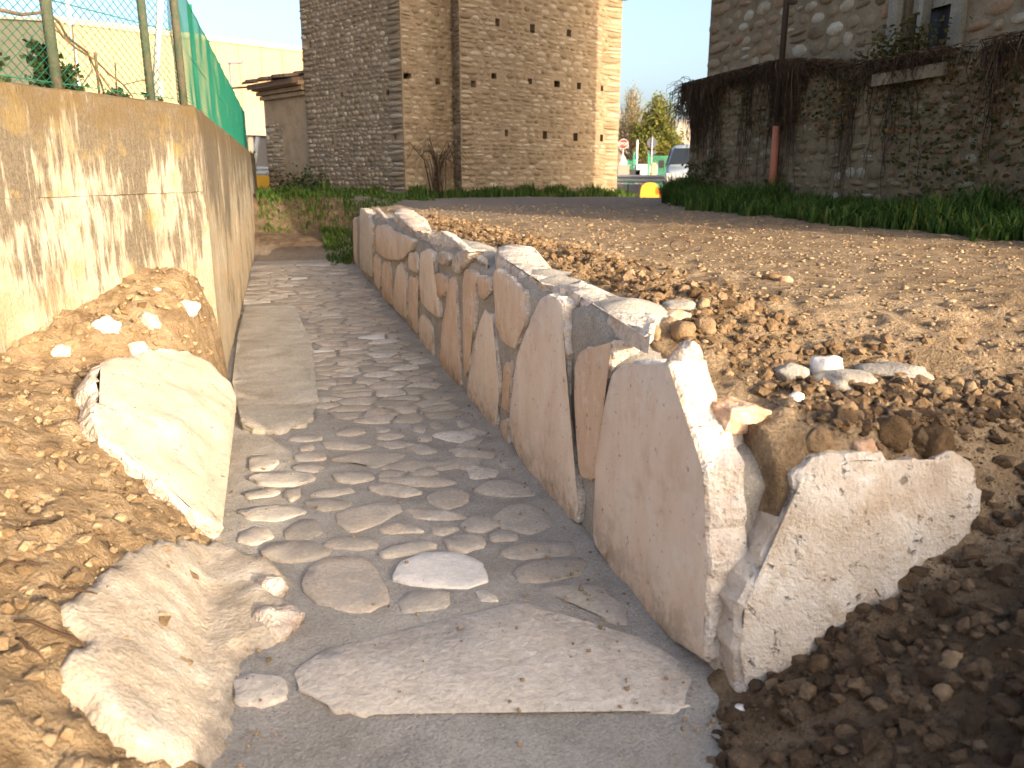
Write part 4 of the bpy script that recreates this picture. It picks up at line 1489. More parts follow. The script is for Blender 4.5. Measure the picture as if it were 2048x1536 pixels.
def ivy(px, w_, h_, n, label):
    p = on_near(px) + W(-0.10, 0.05, 0)
    t = thing('ivy_clump', label, 'ivy', p, 'ivy clumps at the foot of the fence')
    for k in range(5):
        mb = MB()
        q = p + Vector((R.uniform(-1, 1) * w_ * 0.3, R.uniform(-0.05, 0.05), -0.05))
        mb.tube([q, q + Vector((R.uniform(-0.04, 0.04), 0, h_ * 0.5)), q + Vector((R.uniform(-0.06, 0.06), 0, h_ * R.uniform(0.75, 1.0)))], [0.007, 0.005, 0.003], 5)
        mb.build('stem', M['vine'], t)
    mb = MB()
    for k in range(n):
        z = R.random() ** 1.2 * h_
        ww = w_ * (1 - 0.55 * z / h_) * (0.75 + 0.4 * nz(z * 9, px))
        leaf(mb, p + Vector((R.gauss(0, 0.42) * ww, R.gauss(0, 0.05), z - 0.04)), R.uniform(0.025, 0.05), R.random())
    mb.build('foliage', M['ivy'], t)


ivy(118, 0.11, 0.30, 420, 'dark ivy clump around the first fence post from the left')
ivy(168, 0.10, 0.20, 260, 'dark ivy clump between the first and second fence posts')
ivy(222, 0.05, 0.07, 60, 'small low tuft of ivy in the middle of the fence bay')
ivy(258, 0.09, 0.10, 120, 'low grey-green ivy left of the second fence post')
ivy(330, 0.10, 0.12, 120, 'low ivy at the foot of the galvanised brace')
ivy(12, 0.10, 0.30, 160, 'ivy clump at the left end of the fence')
mb = MB()
vt = thing('dry_vine', 'leafless brown vine tangled through the chain link fence', 'vine', on_near(220))


def px_fence(px, py, off=0.0):
    b = on_near(px)
    r = ray(px, py)
    return Vector((0, 0, CZ)) + r * (b.y / r.y) + W(off, 0, 0)


for path, r0 in (([(-30, 10), (60, 30), (110, 25), (135, 45), (150, 75), (190, 105), (215, 160), (225, 195)], 0.010), ([(110, 25), (140, 70), (165, 95), (205, 120), (235, 150), (262, 170), (280, 195)], 0.008), ([(160, 50), (165, 110), (168, 150)], 0.006), ([(205, 105), (210, 150), (215, 205)], 0.009), ([(245, 125), (247, 170), (252, 210)], 0.006), ([(150, 75), (125, 60), (100, 70)], 0.005), ([(190, 105), (200, 140), (180, 170)], 0.005), ([(262, 170), (300, 160), (330, 175)], 0.004), ([(215, 150), (240, 185), (262, 200)], 0.005)):
    pts = [px_fence(a, b, -0.04 + 0.03 * nz(a, b)) for a, b in path]
    mb = MB()
    mb.tube(pts, [r0 * (1 - 0.5 * k / len(pts)) for k in range(len(pts))], 6)
    mb.build('stem', M['vine'], vt, smooth=True)
p = ond(146, 60, 12)
mb = MB()
mb.tube([Vector((p.x, p.y, 0.8)), Vector((p.x - 0.05, p.y, 5.0))], 0.03, 8)
mb.build('thin_pole', M['white_paint'], smooth=True, label='thin white pole behind the left end of the fence', cat='pole')

# ------------------------------------------------------------------ masonry
VAR = []


def stone_variants():
    rng = random.Random(3)
    for k in range(14):
        n = 8
        ring = []
        for i in range(n):
            w = 2 * math.pi * (i + 0.5) / n
            cx, cy = math.cos(w), math.sin(w)
            m = max(abs(cx), abs(cy))
            x, y = cx / m * 0.5, cy / m * 0.5
            if abs(abs(x) - abs(y)) < 0.12:
                f = rng.uniform(0.80, 0.97)
            else:
                f = rng.uniform(0.88, 1.0)
            ring.append((x * f, y * f))
        vs = [(x, 0.5, y) for x, y in ring]
        vs += [(x, -0.18 + rng.uniform(-0.06, 0.06), y) for x, y in ring]
        vs += [(x * 0.78 + rng.uniform(-0.03, 0.03), -0.45 + rng.uniform(-0.08, 0.06), y * 0.78 + rng.uniform(-0.03, 0.03)) for x, y in ring]
        vs.append((0, -0.5 + rng.uniform(-0.06, 0.04), 0))
        fs = []
        for r in range(2):
            for i in range(n):
                j = (i + 1) % n
                fs.append((r * n + i, r * n + j, (r + 1) * n + j, (r + 1) * n + i))
        for i in range(n):
            fs.append((2 * n + i, 2 * n + (i + 1) % n, 3 * n))
        VAR.append((vs, fs))


stone_variants()


def place_stones(parent, items, mat, lim=300):
    """items: (matrix, area, in view); the largest in view become parts, the rest one mesh"""
    meshes = {}
    items.sort(key=lambda q: -q[1] * (1 if q[2] else 0.0001))
    for k, (mx, ar, vis) in enumerate(items[:lim]):
        vi = k % len(VAR)
        if vi not in meshes:
            mb = MB()
            mb.add(VAR[vi][0], VAR[vi][1], 0.0)
            me = mb.mesh('stone', True)
            me.materials.append(mat)
            meshes[vi] = me
        o = bpy.data.objects.new('stone', meshes[vi])
        COL.objects.link(o)
        o.parent = parent
        o.matrix_parent_inverse = Matrix.Translation(-Vector(parent.location))
        o.matrix_basis = mx
    mb = MB()
    rg = random.Random(9)
    for k, (mx, ar, vis) in enumerate(items[lim:]):
        vs, fs = VAR[rg.randrange(len(VAR))]
        mb.add([mx @ Vector(v) for v in vs], fs, rg.random())
    if mb.v:
        mb.build('small_stones', mat, parent, smooth=True, kind='stuff')


def masonry(o, u, n, Wd, z0, z1, ch=(0.09, 0.19), ln=(0.12, 0.32), depth=0.10, proud=0.035, holes=(), quoin=(0, 0), seed=1, irregular=0.02, gap=0.018, edge=0.0):
    """coursed rubble on the face that starts at o and runs Wd along u; n points out"""
    rg = random.Random(seed)
    o, u, n = Vector(o), Vector(u).normalized(), Vector(n).normalized()
    items = []
    z = z0
    row = 0
    while z < z1:
        h = min(rg.uniform(*ch), z1 - z + 0.02)
        x = 0.0 + edge
        first = True
        while x < Wd - 0.02 - edge:
            w_ = rg.uniform(*ln) * (0.7 + 0.6 * h / ch[1])
            hh = h
            q = False
            if first and quoin[0]:
                w_ = rg.uniform(0.30, 0.55) if row % 2 else rg.uniform(0.2, 0.34)
                q = True
            first = False
            if x + w_ > Wd - edge - 0.06:
                w_ = Wd - edge - x
            elif quoin[1] and x + w_ > Wd - edge - 0.42:
                w_ = Wd - edge - x
                q = True
            cx, cz = x + w_ / 2, z + h / 2
            skip = any(abs(cx - a) < b / 2 + w_ * 0.30 and abs(cz - c) < d_ / 2 + h * 0.30 for a, c, b, d_ in holes)
            if not skip:
                pr = proud * rg.uniform(0.4, 1.2) + (0.02 if q else 0)
                sub = [(cx, cz, w_, h)]
                if not q and rg.random() < 0.16 and h > 0.12:      # two thin stones instead of one
                    sub = [(cx, z + h * 0.27, w_, h * 0.5), (cx, z + h * 0.76, w_, h * 0.48)]
                for (ax, az, aw, ah) in sub:
                    c = o + u * (ax + rg.uniform(-1, 1) * irregular * 0.4) + Vector((0, 0, az + rg.uniform(-1, 1) * irregular)) + n * (pr - depth / 2)
                    mx = Matrix.Identity(4)
                    tl = rg.uniform(-0.09, 0.09)
                    ux = u * math.cos(tl) + Vector((0, 0, 1)) * math.sin(tl)
                    uz = Vector((0, 0, 1)) * math.cos(tl) - u * math.sin(tl)
                    for r in range(3):
                        mx[r][0] = ux[r] * (aw - gap)
                        mx[r][1] = -n[r] * depth
                        mx[r][2] = uz[r] * (ah - gap)
                        mx[r][3] = c[r]
                    items.append((mx, aw * ah, True))
            x += w_
        z += h
        row += 1
    return items


def facade(mb, o, u, n, Wd, z0, z1, th=0.25, holes=(), mi=0, hmi=1):
    """backing wall with real pockets for the putlog holes"""
    o, u, n = Vector(o), Vector(u).normalized(), Vector(n).normalized()
    xs = sorted({0.0, Wd, *[a - b / 2 for a, c, b, d_ in holes], *[a + b / 2 for a, c, b, d_ in holes]})
    zs = sorted({z0, z1, *[c - d_ / 2 for a, c, b, d_ in holes], *[c + d_ / 2 for a, c, b, d_ in holes]})
    P_ = lambda x, z, k: o + u * x + Vector((0, 0, z)) - n * k

    def is_hole(x, z):
        return any(abs(x - a) < b / 2 and abs(z - c) < d_ / 2 for a, c, b, d_ in holes)
    for i in range(len(xs) - 1):
        for j in range(len(zs) - 1):
            a, b, c, d_ = xs[i], xs[i + 1], zs[j], zs[j + 1]
            k = 0.2 if is_hole((a + b) / 2, (c + d_) / 2) else 0.0
            mb.add([P_(a, c, k), P_(b, c, k), P_(b, d_, k), P_(a, d_, k)], [(0, 1, 2, 3)], 0.3, hmi if k else mi)
            if k:
                ring0 = [P_(a, c, 0), P_(b, c, 0), P_(b, d_, 0), P_(a, d_, 0)]
                ring1 = [P_(a, c, k), P_(b, c, k), P_(b, d_, k), P_(a, d_, k)]
                mb.add(ring0 + ring1, [(i2, (i2 + 1) % 4, 4 + (i2 + 1) % 4, 4 + i2) for i2 in range(4)], 0.3, mi)


# ------------------------------------------------------------------ the stone tower
TH = 8.5
TA = Vector((-5.40, 22.2, 0))
TB = Vector((-2.47, 19.2, 0))
TB2 = Vector((-1.40, 20.35, 0))
TC0 = Vector((-1.20, 19.75, 0))
TD = Vector((2.90, 22.9, 0))
tower = thing('stone_tower', 'tall shaded rubble stone tower with rows of square putlog holes beyond the wall', 'tower', (-1, 21, 0))


def perp(u):
    n = Vector((u.y, -u.x, 0)).normalized()
    return n if n.y < 0 else -n


def face_coord(a, b, px, py):
    """picture point on the vertical face a-b -> (distance along, height)"""
    u = (b - a).normalized()
    n = perp(u)
    r = ray(px, py)
    o = Vector((0, 0, CZ))
    k = (a - o).dot(n) / r.dot(n)
    p = o + r * k
    return ((p - a).dot(u), p.z)


def face_holes(a, b, lst):
    out = []
    for px, py, w_, h_ in lst:
        x, z = face_coord(a, b, px, py)
        out.append((x, z, w_, h_))
    return out


hA = face_holes(TA, TB, [(620, 90, 0.13, 0.15), (683, 190, 0.12, 0.13), (775, 185, 0.14, 0.13), (665, 282, 0.10, 0.16), (790, 275, 0.12, 0.10)])
hB = face_holes(TB, TB2, [(815, 152, 0.24, 0.13), (876, 163, 0.16, 0.14)])
hC = face_holes(TC0, TD, [(995, 45, 0.13, 0.17), (1065, 57, 0.15, 0.20), (1138, 66, 0.15, 0.17), (947, 168, 0.15, 0.15), (988, 152, 0.15, 0.13), (1060, 163, 0.14, 0.13), (1114, 168, 0.19, 0.15), (1158, 172, 0.14, 0.16), (1204, 177, 0.09, 0.14), (1013, 266, 0.10, 0.16), (1090, 270, 0.14, 0.19), (1151, 274, 0.15, 0.20), (1203, 276, 0.11, 0.18)])
uA, uB, uC = (TB - TA), (TB2 - TB), (TD - TC0)
mb = MB()
facade(mb, TA, uA, perp(uA), uA.length, -0.5, TH, holes=hA, mi=1, hmi=2)
facade(mb, TB, uB, perp(uB), uB.length, -0.5, TH, holes=hB, mi=0, hmi=2)
nR = Vector((-1, -0.33, 0)).normalized()
facade(mb, TC0, uC, perp(uC), uC.length, -0.5, TH, holes=hC, mi=0, hmi=2)
for a, b in ((TB2, TC0), (TD, TD + Vector((-2.0, 3.2, 0))), (TD + Vector((-2.0, 3.2, 0)), TA + Vector((1.6, 3.0, 0))), (TA + Vector((1.6, 3.0, 0)), TA)):
    mb.add([a + Vector((0, 0, -0.5)), b + Vector((0, 0, -0.5)), b + Vector((0, 0, TH)), a + Vector((0, 0, TH))], [(0, 1, 2, 3)], 0.3, 0)
poly = [TA, TB, TB2, TC0, TD, TD + Vector((-2.0, 3.2, 0)), TA + Vector((1.6, 3.0, 0))]
mb.add([p + Vector((0, 0, TH)) for p in poly], [tuple(range(len(poly)))], 0.3, 0)
mb.build('wall', [M['joint'], M['joint_grey'], M['hole']], tower)
VZ = 6.0
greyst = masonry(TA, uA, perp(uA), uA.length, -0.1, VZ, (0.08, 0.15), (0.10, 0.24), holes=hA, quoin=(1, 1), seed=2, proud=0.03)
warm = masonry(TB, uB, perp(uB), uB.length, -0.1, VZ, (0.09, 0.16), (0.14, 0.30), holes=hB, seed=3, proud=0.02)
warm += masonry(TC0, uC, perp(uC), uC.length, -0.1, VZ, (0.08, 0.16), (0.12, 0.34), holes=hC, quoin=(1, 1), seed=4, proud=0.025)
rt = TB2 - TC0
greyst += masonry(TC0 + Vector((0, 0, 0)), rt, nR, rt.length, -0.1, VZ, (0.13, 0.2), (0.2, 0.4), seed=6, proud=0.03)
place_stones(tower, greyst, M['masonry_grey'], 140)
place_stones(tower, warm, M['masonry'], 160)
# cornice under the eaves on the big face
n_ = perp(uC)
u_ = uC.normalized()
for k, (zz, hh, pr) in enumerate(((4.93, 0.07, 0.10), (5.06, 0.06, 0.20), (5.18, 0.06, 0.32))):
    mb = MB()
    c = TC0 + u_ * (uC.length * 0.5) + n_ * (pr / 2) + Vector((0, 0, zz + 0.1))
    mb.box(c, u_ * (uC.length / 2 + pr), n_ * (pr / 2), (0, 0, hh))
    mb.build('cornice', M['masonry'], tower)

# ------------------------------------------------------------------ annex left of the tower
AX0 = Vector((-7.08, 24.2, 0))
AX1 = Vector((-5.42, 22.35, 0))
annex = thing('low_annex', 'low plastered stone annex with a moulded eave left of the tower', 'building', AX0)
uX = (AX1 - AX0)
nX = perp(uX)
mb = MB()
back = Vector((1.5, 3.0, 0))
for a, b in ((AX0, AX1), (AX1, AX1 + back), (AX1 + back, AX0 + back), (AX0 + back, AX0)):
    mb.add([a + Vector((0, 0, -0.5)), b + Vector((0, 0, -0.5)), b + Vector((0, 0, 2.9)), a + Vector((0, 0, 2.9))], [(0, 1, 2, 3)], 0.4)
mb.build('wall', M['plaster'], annex)
st = masonry(AX0, uX, nX, 1.05, -0.1, 1.9, (0.10, 0.17), (0.14, 0.34), seed=12, proud=0.03, quoin=(1, 0))
place_stones(annex, st, M['masonry_grey'], 60)
for zz, pr, hh, m in ((2.62, 0.10, 0.05, 'plaster'), (2.74, 0.18, 0.05, 'plaster'), (2.86, 0.28, 0.05, 'plaster')):
    mb = MB()
    mb.box((AX0 + AX1) / 2 + nX * (pr / 2 - 0.02) + Vector((0, 0, zz)), uX.normalized() * (uX.length / 2 + pr * 0.5), nX * (pr / 2 + 0.02), (0, 0, hh))
    mb.build('eave_moulding', M[m], annex)
mb = MB()
rs = uX.normalized()
mb.box((AX0 + AX1) / 2 + nX * -0.55 + Vector((0, 0, 3.06)), rs * (uX.length / 2 + 0.10), nX * 0.98 - Vector((0, 0, 0.16)), (0, 0, 0.07))
mb.build('roof_deck', M['roof_tile'], annex)
mb = MB()
for k in range(13):
    x = -0.02 + k * 0.20
    for r in range(6):
        c = AX0 + uX.normalized() * x + nX * (0.36 - r * 0.33) + Vector((0, 0, 2.98 + r * 0.058 + 0.012 * ((k * 7 + r * 3) % 4)))
        a = c + nX * 0.2
        b = c - nX * 0.2 + Vector((0, 0, 0.065))
        pts = []
        for e in (a, b):
            for w in range(5):
                an = math.pi * w / 4
                pts.append(e + uX.normalized() * (-math.cos(an) * 0.105) + Vector((0, 0, math.sin(an) * 0.075)))
        mb.add(pts, [(w, w + 1, 6 + w, 5 + w) for w in range(4)] + [(0, 1, 2, 3, 4)], R.random())
mb.build('roof_tiles', M['roof_tile'], annex, kind='stuff')
mb = MB()
mb.tube([AX0 + nX * 0.3 + Vector((0.0, 0, 2.93)), AX0 + nX * 0.3 + Vector((-0.75, 0.1, 2.90))], 0.03, 6)
mb.build('gutter_spout', M['pipe'], annex)

# ------------------------------------------------------------------ house on the right with its creeper covered garden wall
FA = Vector((6.05, 4.9, 0))
FB = Vector((3.62, 16.1, 0))
uH = (FB - FA).normalized()
nH = Vector((uH.y, -uH.x, 0))
nH = nH if nH.x < 0 else -nH
LH = (FB - FA).length
house = thing('stone_house', 'shaded rubble stone house at right with a grey framed window', 'house', FB)
garden = thing('garden_wall', 'mossy low rubble wall hung with dead creeper in front of the right house', 'garden wall', FB + nH * 0.2)
HB = FB - uH * 0.12
SET = 0.22                                    # the low wall stands this far in front of the house face
mb = MB()
inn = -nH * 3.7
HH = 10.2


def win_coord(px, py):
    r = ray(px, py)
    o = Vector((0, 0, CZ))
    k = (FA - o).dot(nH) / r.dot(nH)
    p = o + r * k
    return (p - FA).dot(uH), p.z


wx0, wz0 = win_coord(1790, 150)
wx1, wz1 = win_coord(1895, 150)
wx, wwid = (wx0 + wx1) / 2, abs(wx1 - wx0)
WZ0, WZ1 = 1.95, 3.7
facade(mb, FA, uH, nH, (HB - FA).length, -0.5, HH, holes=[(wx, (WZ0 + WZ1) / 2, wwid, WZ1 - WZ0)], mi=0, hmi=1)
for a, b in ((HB, HB + inn), (HB + inn, FA + inn), (FA + inn, FA)):
    mb.add([a + Vector((0, 0, -0.5)), b + Vector((0, 0, -0.5)), b + Vector((0, 0, HH)), a + Vector((0, 0, HH))], [(0, 1, 2, 3)], 0.3, 0)
mb.add([p + Vector((0, 0, HH)) for p in (FA, HB, HB + inn, FA + inn)], [(0, 1, 2, 3)], 0.3, 0)
mb.build('wall', [M['joint_house'], M['dark']], house)
GZ = 2.15
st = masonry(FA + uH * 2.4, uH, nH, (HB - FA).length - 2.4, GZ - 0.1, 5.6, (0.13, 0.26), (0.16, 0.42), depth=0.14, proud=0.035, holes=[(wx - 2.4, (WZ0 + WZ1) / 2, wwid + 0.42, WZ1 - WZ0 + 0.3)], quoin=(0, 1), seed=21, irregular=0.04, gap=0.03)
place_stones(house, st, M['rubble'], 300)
# stone end seen edge-on at the corner
st = masonry(HB, -nH, uH, 3.6, 0, 5.6, (0.18, 0.3), (0.3, 0.5), depth=0.14, proud=0.03, quoin=(1, 0), seed=22)
place_stones(house, st, M['rubble'], 0)
# window: jambs, lintel, sill, mullion, blind
wc = FA + uH * wx
up_ = Vector((0, 0, 1))
for nm, x, z, hw, hh, pr, m in (('jamb', wwid / 2 + 0.09, (WZ0 + WZ1) / 2, 0.09, (WZ1 - WZ0) / 2, 0.07, 'window_stone'), ('jamb', -wwid / 2 - 0.09, (WZ0 + WZ1) / 2, 0.09, (WZ1 - WZ0) / 2, 0.07, 'window_stone'), ('lintel', 0, WZ1 + 0.103, wwid / 2 + 0.2, 0.1, 0.08, 'window_stone'), ('mullion', wwid * 0.12, (WZ0 + WZ1) / 2, 0.04, (WZ1 - WZ0) / 2 - 0.003, 0.02, 'window_stone'), ('blind', -0.02, WZ1 - 0.62, wwid / 2 - 0.03, 0.60, -0.06, 'blind')):
    mb = MB()
    mb.box(wc + uH * x + up_ * z + nH * (pr - 0.06), uH * hw, nH * 0.06 if nm != 'blind' else nH * 0.01, up_ * hh)
    mb.build(nm, M[m], house)
lx, lz = win_coord(1865, 132)
mb = MB()
mb.box(FA + uH * lx + nH * (SET + 0.06) + up_ * 1.70, uH * 0.62, nH * 0.07, up_ * 0.07)
mb.build('ledge', M['joint_house'], garden)
# low wall in front, its top running level along the house
G0, G1 = FA + nH * SET, FB + nH * SET
mb = MB()


def gtop(x):
    return GZ - 0.30 * sm(px_ + 0.4, wx, x)


px_, pz_ = win_coord(1594, 250)
NG = 24
for k in range(NG):
    x0_, x1_ = LH * k / NG, LH * (k + 1) / NG
    a_, b_ = G0 + uH * x0_, G0 + uH * x1_
    mb.add([a_ - up_ * 0.5, b_ - up_ * 0.5, b_ + up_ * gtop(x1_), a_ + up_ * gtop(x0_)], [(0, 1, 2, 3)], 0.3)
    mb.add([a_ + up_ * gtop(x0_), b_ + up_ * gtop(x1_), b_ + up_ * gtop(x1_) - nH * (SET + 0.05), a_ + up_ * gtop(x0_) - nH * (SET + 0.05)], [(0, 1, 2, 3)], 0.3)
mb.add([G1 - up_ * 0.5, FB - nH * 0.3 - up_ * 0.5, FB - nH * 0.3 + up_ * GZ, G1 + up_ * GZ], [(0, 1, 2, 3)], 0.3)
mb.build('wall', M['joint_low'], garden)
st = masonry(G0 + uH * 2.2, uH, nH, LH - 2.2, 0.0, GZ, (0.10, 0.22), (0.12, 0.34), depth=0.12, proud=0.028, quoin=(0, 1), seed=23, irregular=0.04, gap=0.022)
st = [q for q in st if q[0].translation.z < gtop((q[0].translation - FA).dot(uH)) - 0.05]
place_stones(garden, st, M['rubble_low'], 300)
# downpipe with a terracotta coloured foot
px_, pz_ = win_coord(1594, 250)
pp_ = FA + uH * px_ + nH * (SET + 0.12)
pipe = thing('downpipe', 'thin dark downpipe with a terracotta red foot on the right house', 'downpipe', pp_)
mb = MB()
mb.tube([pp_ + up_ * 1.25, pp_ + up_ * 7.0], 0.045, 10)
mb.build('pipe', M['pipe'], pipe, smooth=True)
mb = MB()
mb.tube([pp_ + up_ * -0.1, pp_ + up_ * 1.28], 0.055, 10)
mb.build('pipe_foot', M['pipe_red'], pipe, smooth=True)
for z in (1.3, 3.0, 4.6):
    mb = MB()
    mb.box(pp_ - nH * 0.06 + up_ * z, uH * 0.065, nH * 0.08, up_ * 0.02)
    mb.build('clip', M['pipe'], pipe)

# dead creeper hanging from the low wall
cr = thing('dead_creeper', 'dark leafless creeper hanging in a fringe over the low wall top', 'creeper', FB + nH * 0.3)
mb = MB()
mleaf = MB()
rg = random.Random(31)
for k in range(3400):
    x = LH - abs(rg.random() ** 1.1) * 8.6 + 0.15
    b = 0.12 + 0.32 * max(0, 0.35 + nz(x * 1.6, 3)) + 1.2 * max(0, nz(x * 1.1, 7.7)) ** 1.5
    if x > LH - 0.8:
        b += 0.3 + 0.55 * max(0, nz(x * 3, 1.0))
    if abs(x - px_) < 0.35:
        b += 0.4
    if x < px_ - 0.4 and rg.random() < 0.55 + 0.8 * nz(x * 1.3, 4.4):
        continue
    Lh = b * (0.35 + 1.1 * rg.random() ** 2)
    out = SET + 0.04 + 0.16 * rg.random()
    p0 = FA + uH * x + nH * out + up_ * (gtop(x) + 0.08 - 0.12 * rg.random())
    pts = [p0 - nH * 0.1 + up_ * 0.02, p0]
    q = p0.copy()
    ns = 4
    for i in range(ns):
        q = q + Vector((rg.gauss(0, 0.03), rg.gauss(0, 0.03), -Lh / ns)) - nH * 0.02 * (1 if out > SET + 0.08 else 0)
        pts.append(q.copy())
    r0 = rg.uniform(0.003, 0.008)
    mb.tube(pts, [r0, r0, r0, r0 * 0.8, r0 * 0.6, r0 * 0.3], 3, rg.random(), cap=False)
for k in range(170):                         # long runners trailing down the wall face
    x = rg.choice([LH - 0.5, LH - 1.2, px_ - 0.25, px_ + 0.3, wx + 1.0, wx + 0.1, LH - 2.3]) + rg.gauss(0, 0.16)
    q = FA + uH * x + nH * (SET + 0.05) + up_ * (gtop(x) - 0.1)
    pts = [q]
    zend = rg.uniform(0.2, 1.3)
    while q.z > zend:
        q = q + Vector((rg.gauss(0, 0.03), rg.gauss(0, 0.05), -0.16)) 
        q = q + nH * ((FA + nH * (SET + 0.05) - q).dot(nH) * 0.7)
        pts.append(q.copy())
    r0 = rg.uniform(0.003, 0.009)
    mb.tube(pts, [r0 * (1 - 0.6 * i / len(pts)) for i in range(len(pts))], 3, rg.random(), cap=False)
for k in range(150):                         # stray twigs outlined against the sky at the corner
    p0 = FB + nH * (SET + rg.uniform(-0.1, 0.25)) + uH * rg.uniform(-0.1, 0.12) + up_ * (GZ + rg.uniform(-0.5, 0.12))
    d_ = Vector((-abs(rg.gauss(0, 0.6)) - 0.15, rg.gauss(0, 0.4), rg.gauss(0.2, 0.6))).normalized()
    L = rg.uniform(0.12, 0.42)
    a = p0 + d_ * L * 0.5
    b = a + (d_ + Vector((0, 0, -0.9))).normalized() * L * 0.5
    mb.tube([p0, a, b, b + Vector((0, 0, -L * 0.5))], [0.006, 0.005, 0.004, 0.002], 3, rg.random(), cap=False)
mb.build('stems', M['creeper'], cr, kind='stuff')
rg = random.Random(33)
for k in range(5200):                        # withered and green leaves clinging to the wall
    x = rg.uniform(2.3, LH)
    z = rg.uniform(0.05, GZ - 0.25)
    d_ = nz(x * 0.7, z * 0.9, 8.0) + 0.35 * nz(x * 2.5, z * 1.2, 2.0)
    near_ = sm(LH - 3.0, 3.0, x)
    if d_ < 0.12 - 0.30 * near_:
        continue
    leaf(mleaf, FA + uH * x + nH * (SET + 0.03 + 0.07 * rg.random()) + up_ * z, rg.uniform(0.035, 0.07), rg.random() * 0.4 + 0.3 + 0.3 * nz(x * 0.5, z * 0.6), rg)
for k in range(700):
    x, z = rg.gauss(wx + 0.1, 0.4), rg.gauss(2.0, 0.16)
    leaf(mleaf, FA + uH * x + nH * (SET + 0.05 * rg.random()) + up_ * z, rg.uniform(0.035, 0.07), rg.uniform(0.6, 0.9), rg)
mleaf.build('foliage', M['creeper_leaf'], cr, kind='stuff')

# ------------------------------------------------------------------ grass
def grass(name, fn, n, hmin, hmax, label, seed, wid=0.012):
    rg = random.Random(seed)
    mb = MB()
    for k in range(n):
        p, f = fn(rg)
        h = rg.uniform(hmin, hmax) * f
        a = rg.uniform(0, 6.28)
        d_ = Vector((math.cos(a), math.sin(a), 0))
        sd = Vector((-d_.y, d_.x, 0)) * wid * rg.uniform(0.6, 1.4)
        b = rg.uniform(0.1, 0.7) * h
        p1 = p + d_ * b * 0.3 + Vector((0, 0, h * 0.6))
        p2 = p + d_ * b + Vector((0, 0, h * rg.uniform(0.75, 1.0)))
        mb.add([p - sd, p + sd, p1 + sd * 0.8, p1 - sd * 0.8, p2], [(0, 1, 2, 3), (3, 2, 4)], rg.random())
    return mb.build(name, M['grass'], kind='stuff', label=label, cat='grass')


def g_right(rg):
    x = rg.uniform(0.8, LH + 0.15)
    o = SET + 0.02 + 1.15 * rg.random() ** 1.15
    o *= 1.0 + 0.45 * nz(x * 1.5, 1.0) + 0.25 * nz(x * 5, 2.0)
    o *= lerp(1.0, 0.55, sm(LH - 3.5, LH, x))
    p = FA + uH * x + nH * o
    t, s = TS(p)
    return Vector((p.x, p.y, H(t, s) - 0.02)), (1.0 - 0.45 * (o / 1.4)) * (0.8 + 0.7 * nz(x * 1.2, 5) + 0.35 * sm(LH - 4, LH, x))


grass('grass_strip', g_right, 24000, 0.12, 0.60, 'lush green grass along the foot of the right wall', 41)


def g_tower(rg):
    k = rg.random()
    if k < 0.36:
        a, b = TA - Vector((1.8, -1.9, 0)), TB
    elif k < 0.5:
        a, b = TB, TC0
    else:
        a, b = TC0, TD + (TD - TC0) * 0.06
    q = a.lerp(b, rg.random())
    n = perp(b - a)
    o = abs(rg.gauss(0, 0.28)) + 0.03
    q = q + n * o
    t, s = TS(q)
    return Vector((q.x, q.y, H(t, s) - 0.02)), max(0.25, 0.75 + 0.9 * nz(q.x * 1.6, q.y * 1.6, 2.0))


grass('grass_fringe', g_tower, 9000, 0.12, 0.42, 'green grass growing along the foot of the tower', 42, 0.018)


def g_ditch(rg):
    s = rg.uniform(13.6, 19.5)
    t = rg.uniform(-0.4, 3.2)
    f = 1.0
    if s < 17.2 and t < 0.9:
        s = rg.uniform(17.0, 19.5)
    if t > 1.2 and s < 17:
        t = rg.uniform(0.8, 1.9)
    return W(t, s, H(t, s) - 0.01), f * max(0.2, 0.6 + nz(t * 2, s * 2, 3))


grass('grass_bank', g_ditch, 6500, 0.08, 0.26, 'green grass on the earth bank closing the far end of the channel', 43, 0.014)

# bare shrub twigs against the tower face
sh = thing('bare_shrub', 'leafless arching shrub against the base of the tower', 'shrub', TB2.lerp(TC0, 0.5) + Vector((0.2, -0.3, 0)))
mb = MB()
rg = random.Random(51)
base = TB.lerp(TC0, 0.55) + Vector((0.05, -0.35, 0))
for k in range(26):
    p0 = base + Vector((rg.gauss(0, 0.10), rg.gauss(0, 0.08), -0.05))
    sgn = rg.choice([-1, 1])
    sp = rg.uniform(0.1, 0.75)
    hh = rg.uniform(0.7, 1.45)
    pts = [p0, p0 + Vector((sgn * sp * 0.25, 0, hh * 0.7)), p0 + Vector((sgn * sp * 0.7, rg.gauss(0, 0.05), hh)), p0 + Vector((sgn * sp * 1.25, rg.gauss(0, 0.08), hh * rg.uniform(0.45, 0.85)))]
    mb.tube(pts, [0.016, 0.012, 0.009, 0.004], 4, rg.random(), cap=False)
mb.build('stems', M['creeper'], sh)
# low dark bush at the annex corner
bu = thing('low_bush', 'low dark bush at the foot of the tower beside the annex', 'bush', (-5.4, 21.6, 0))
mb = MB()
for k in range(900):
    leaf(mb, Vector((-5.35 + rg.gauss(0, 0.42), 21.7 + rg.gauss(0, 0.2), abs(rg.gauss(0.0, 0.26)))), rg.uniform(0.05, 0.11), rg.random() * 0.6, rg)
mb.build('foliage', M['ivy'], bu)
mb = MB()
for k in range(7):
    mb.tube([(-5.35 + rg.gauss(0, 0.1), 21.7, -0.05), (-5.35 + rg.gauss(0, 0.3), 21.7, 0.4)], [0.012, 0.006], 4)
mb.build('stem', M['bark'], bu)

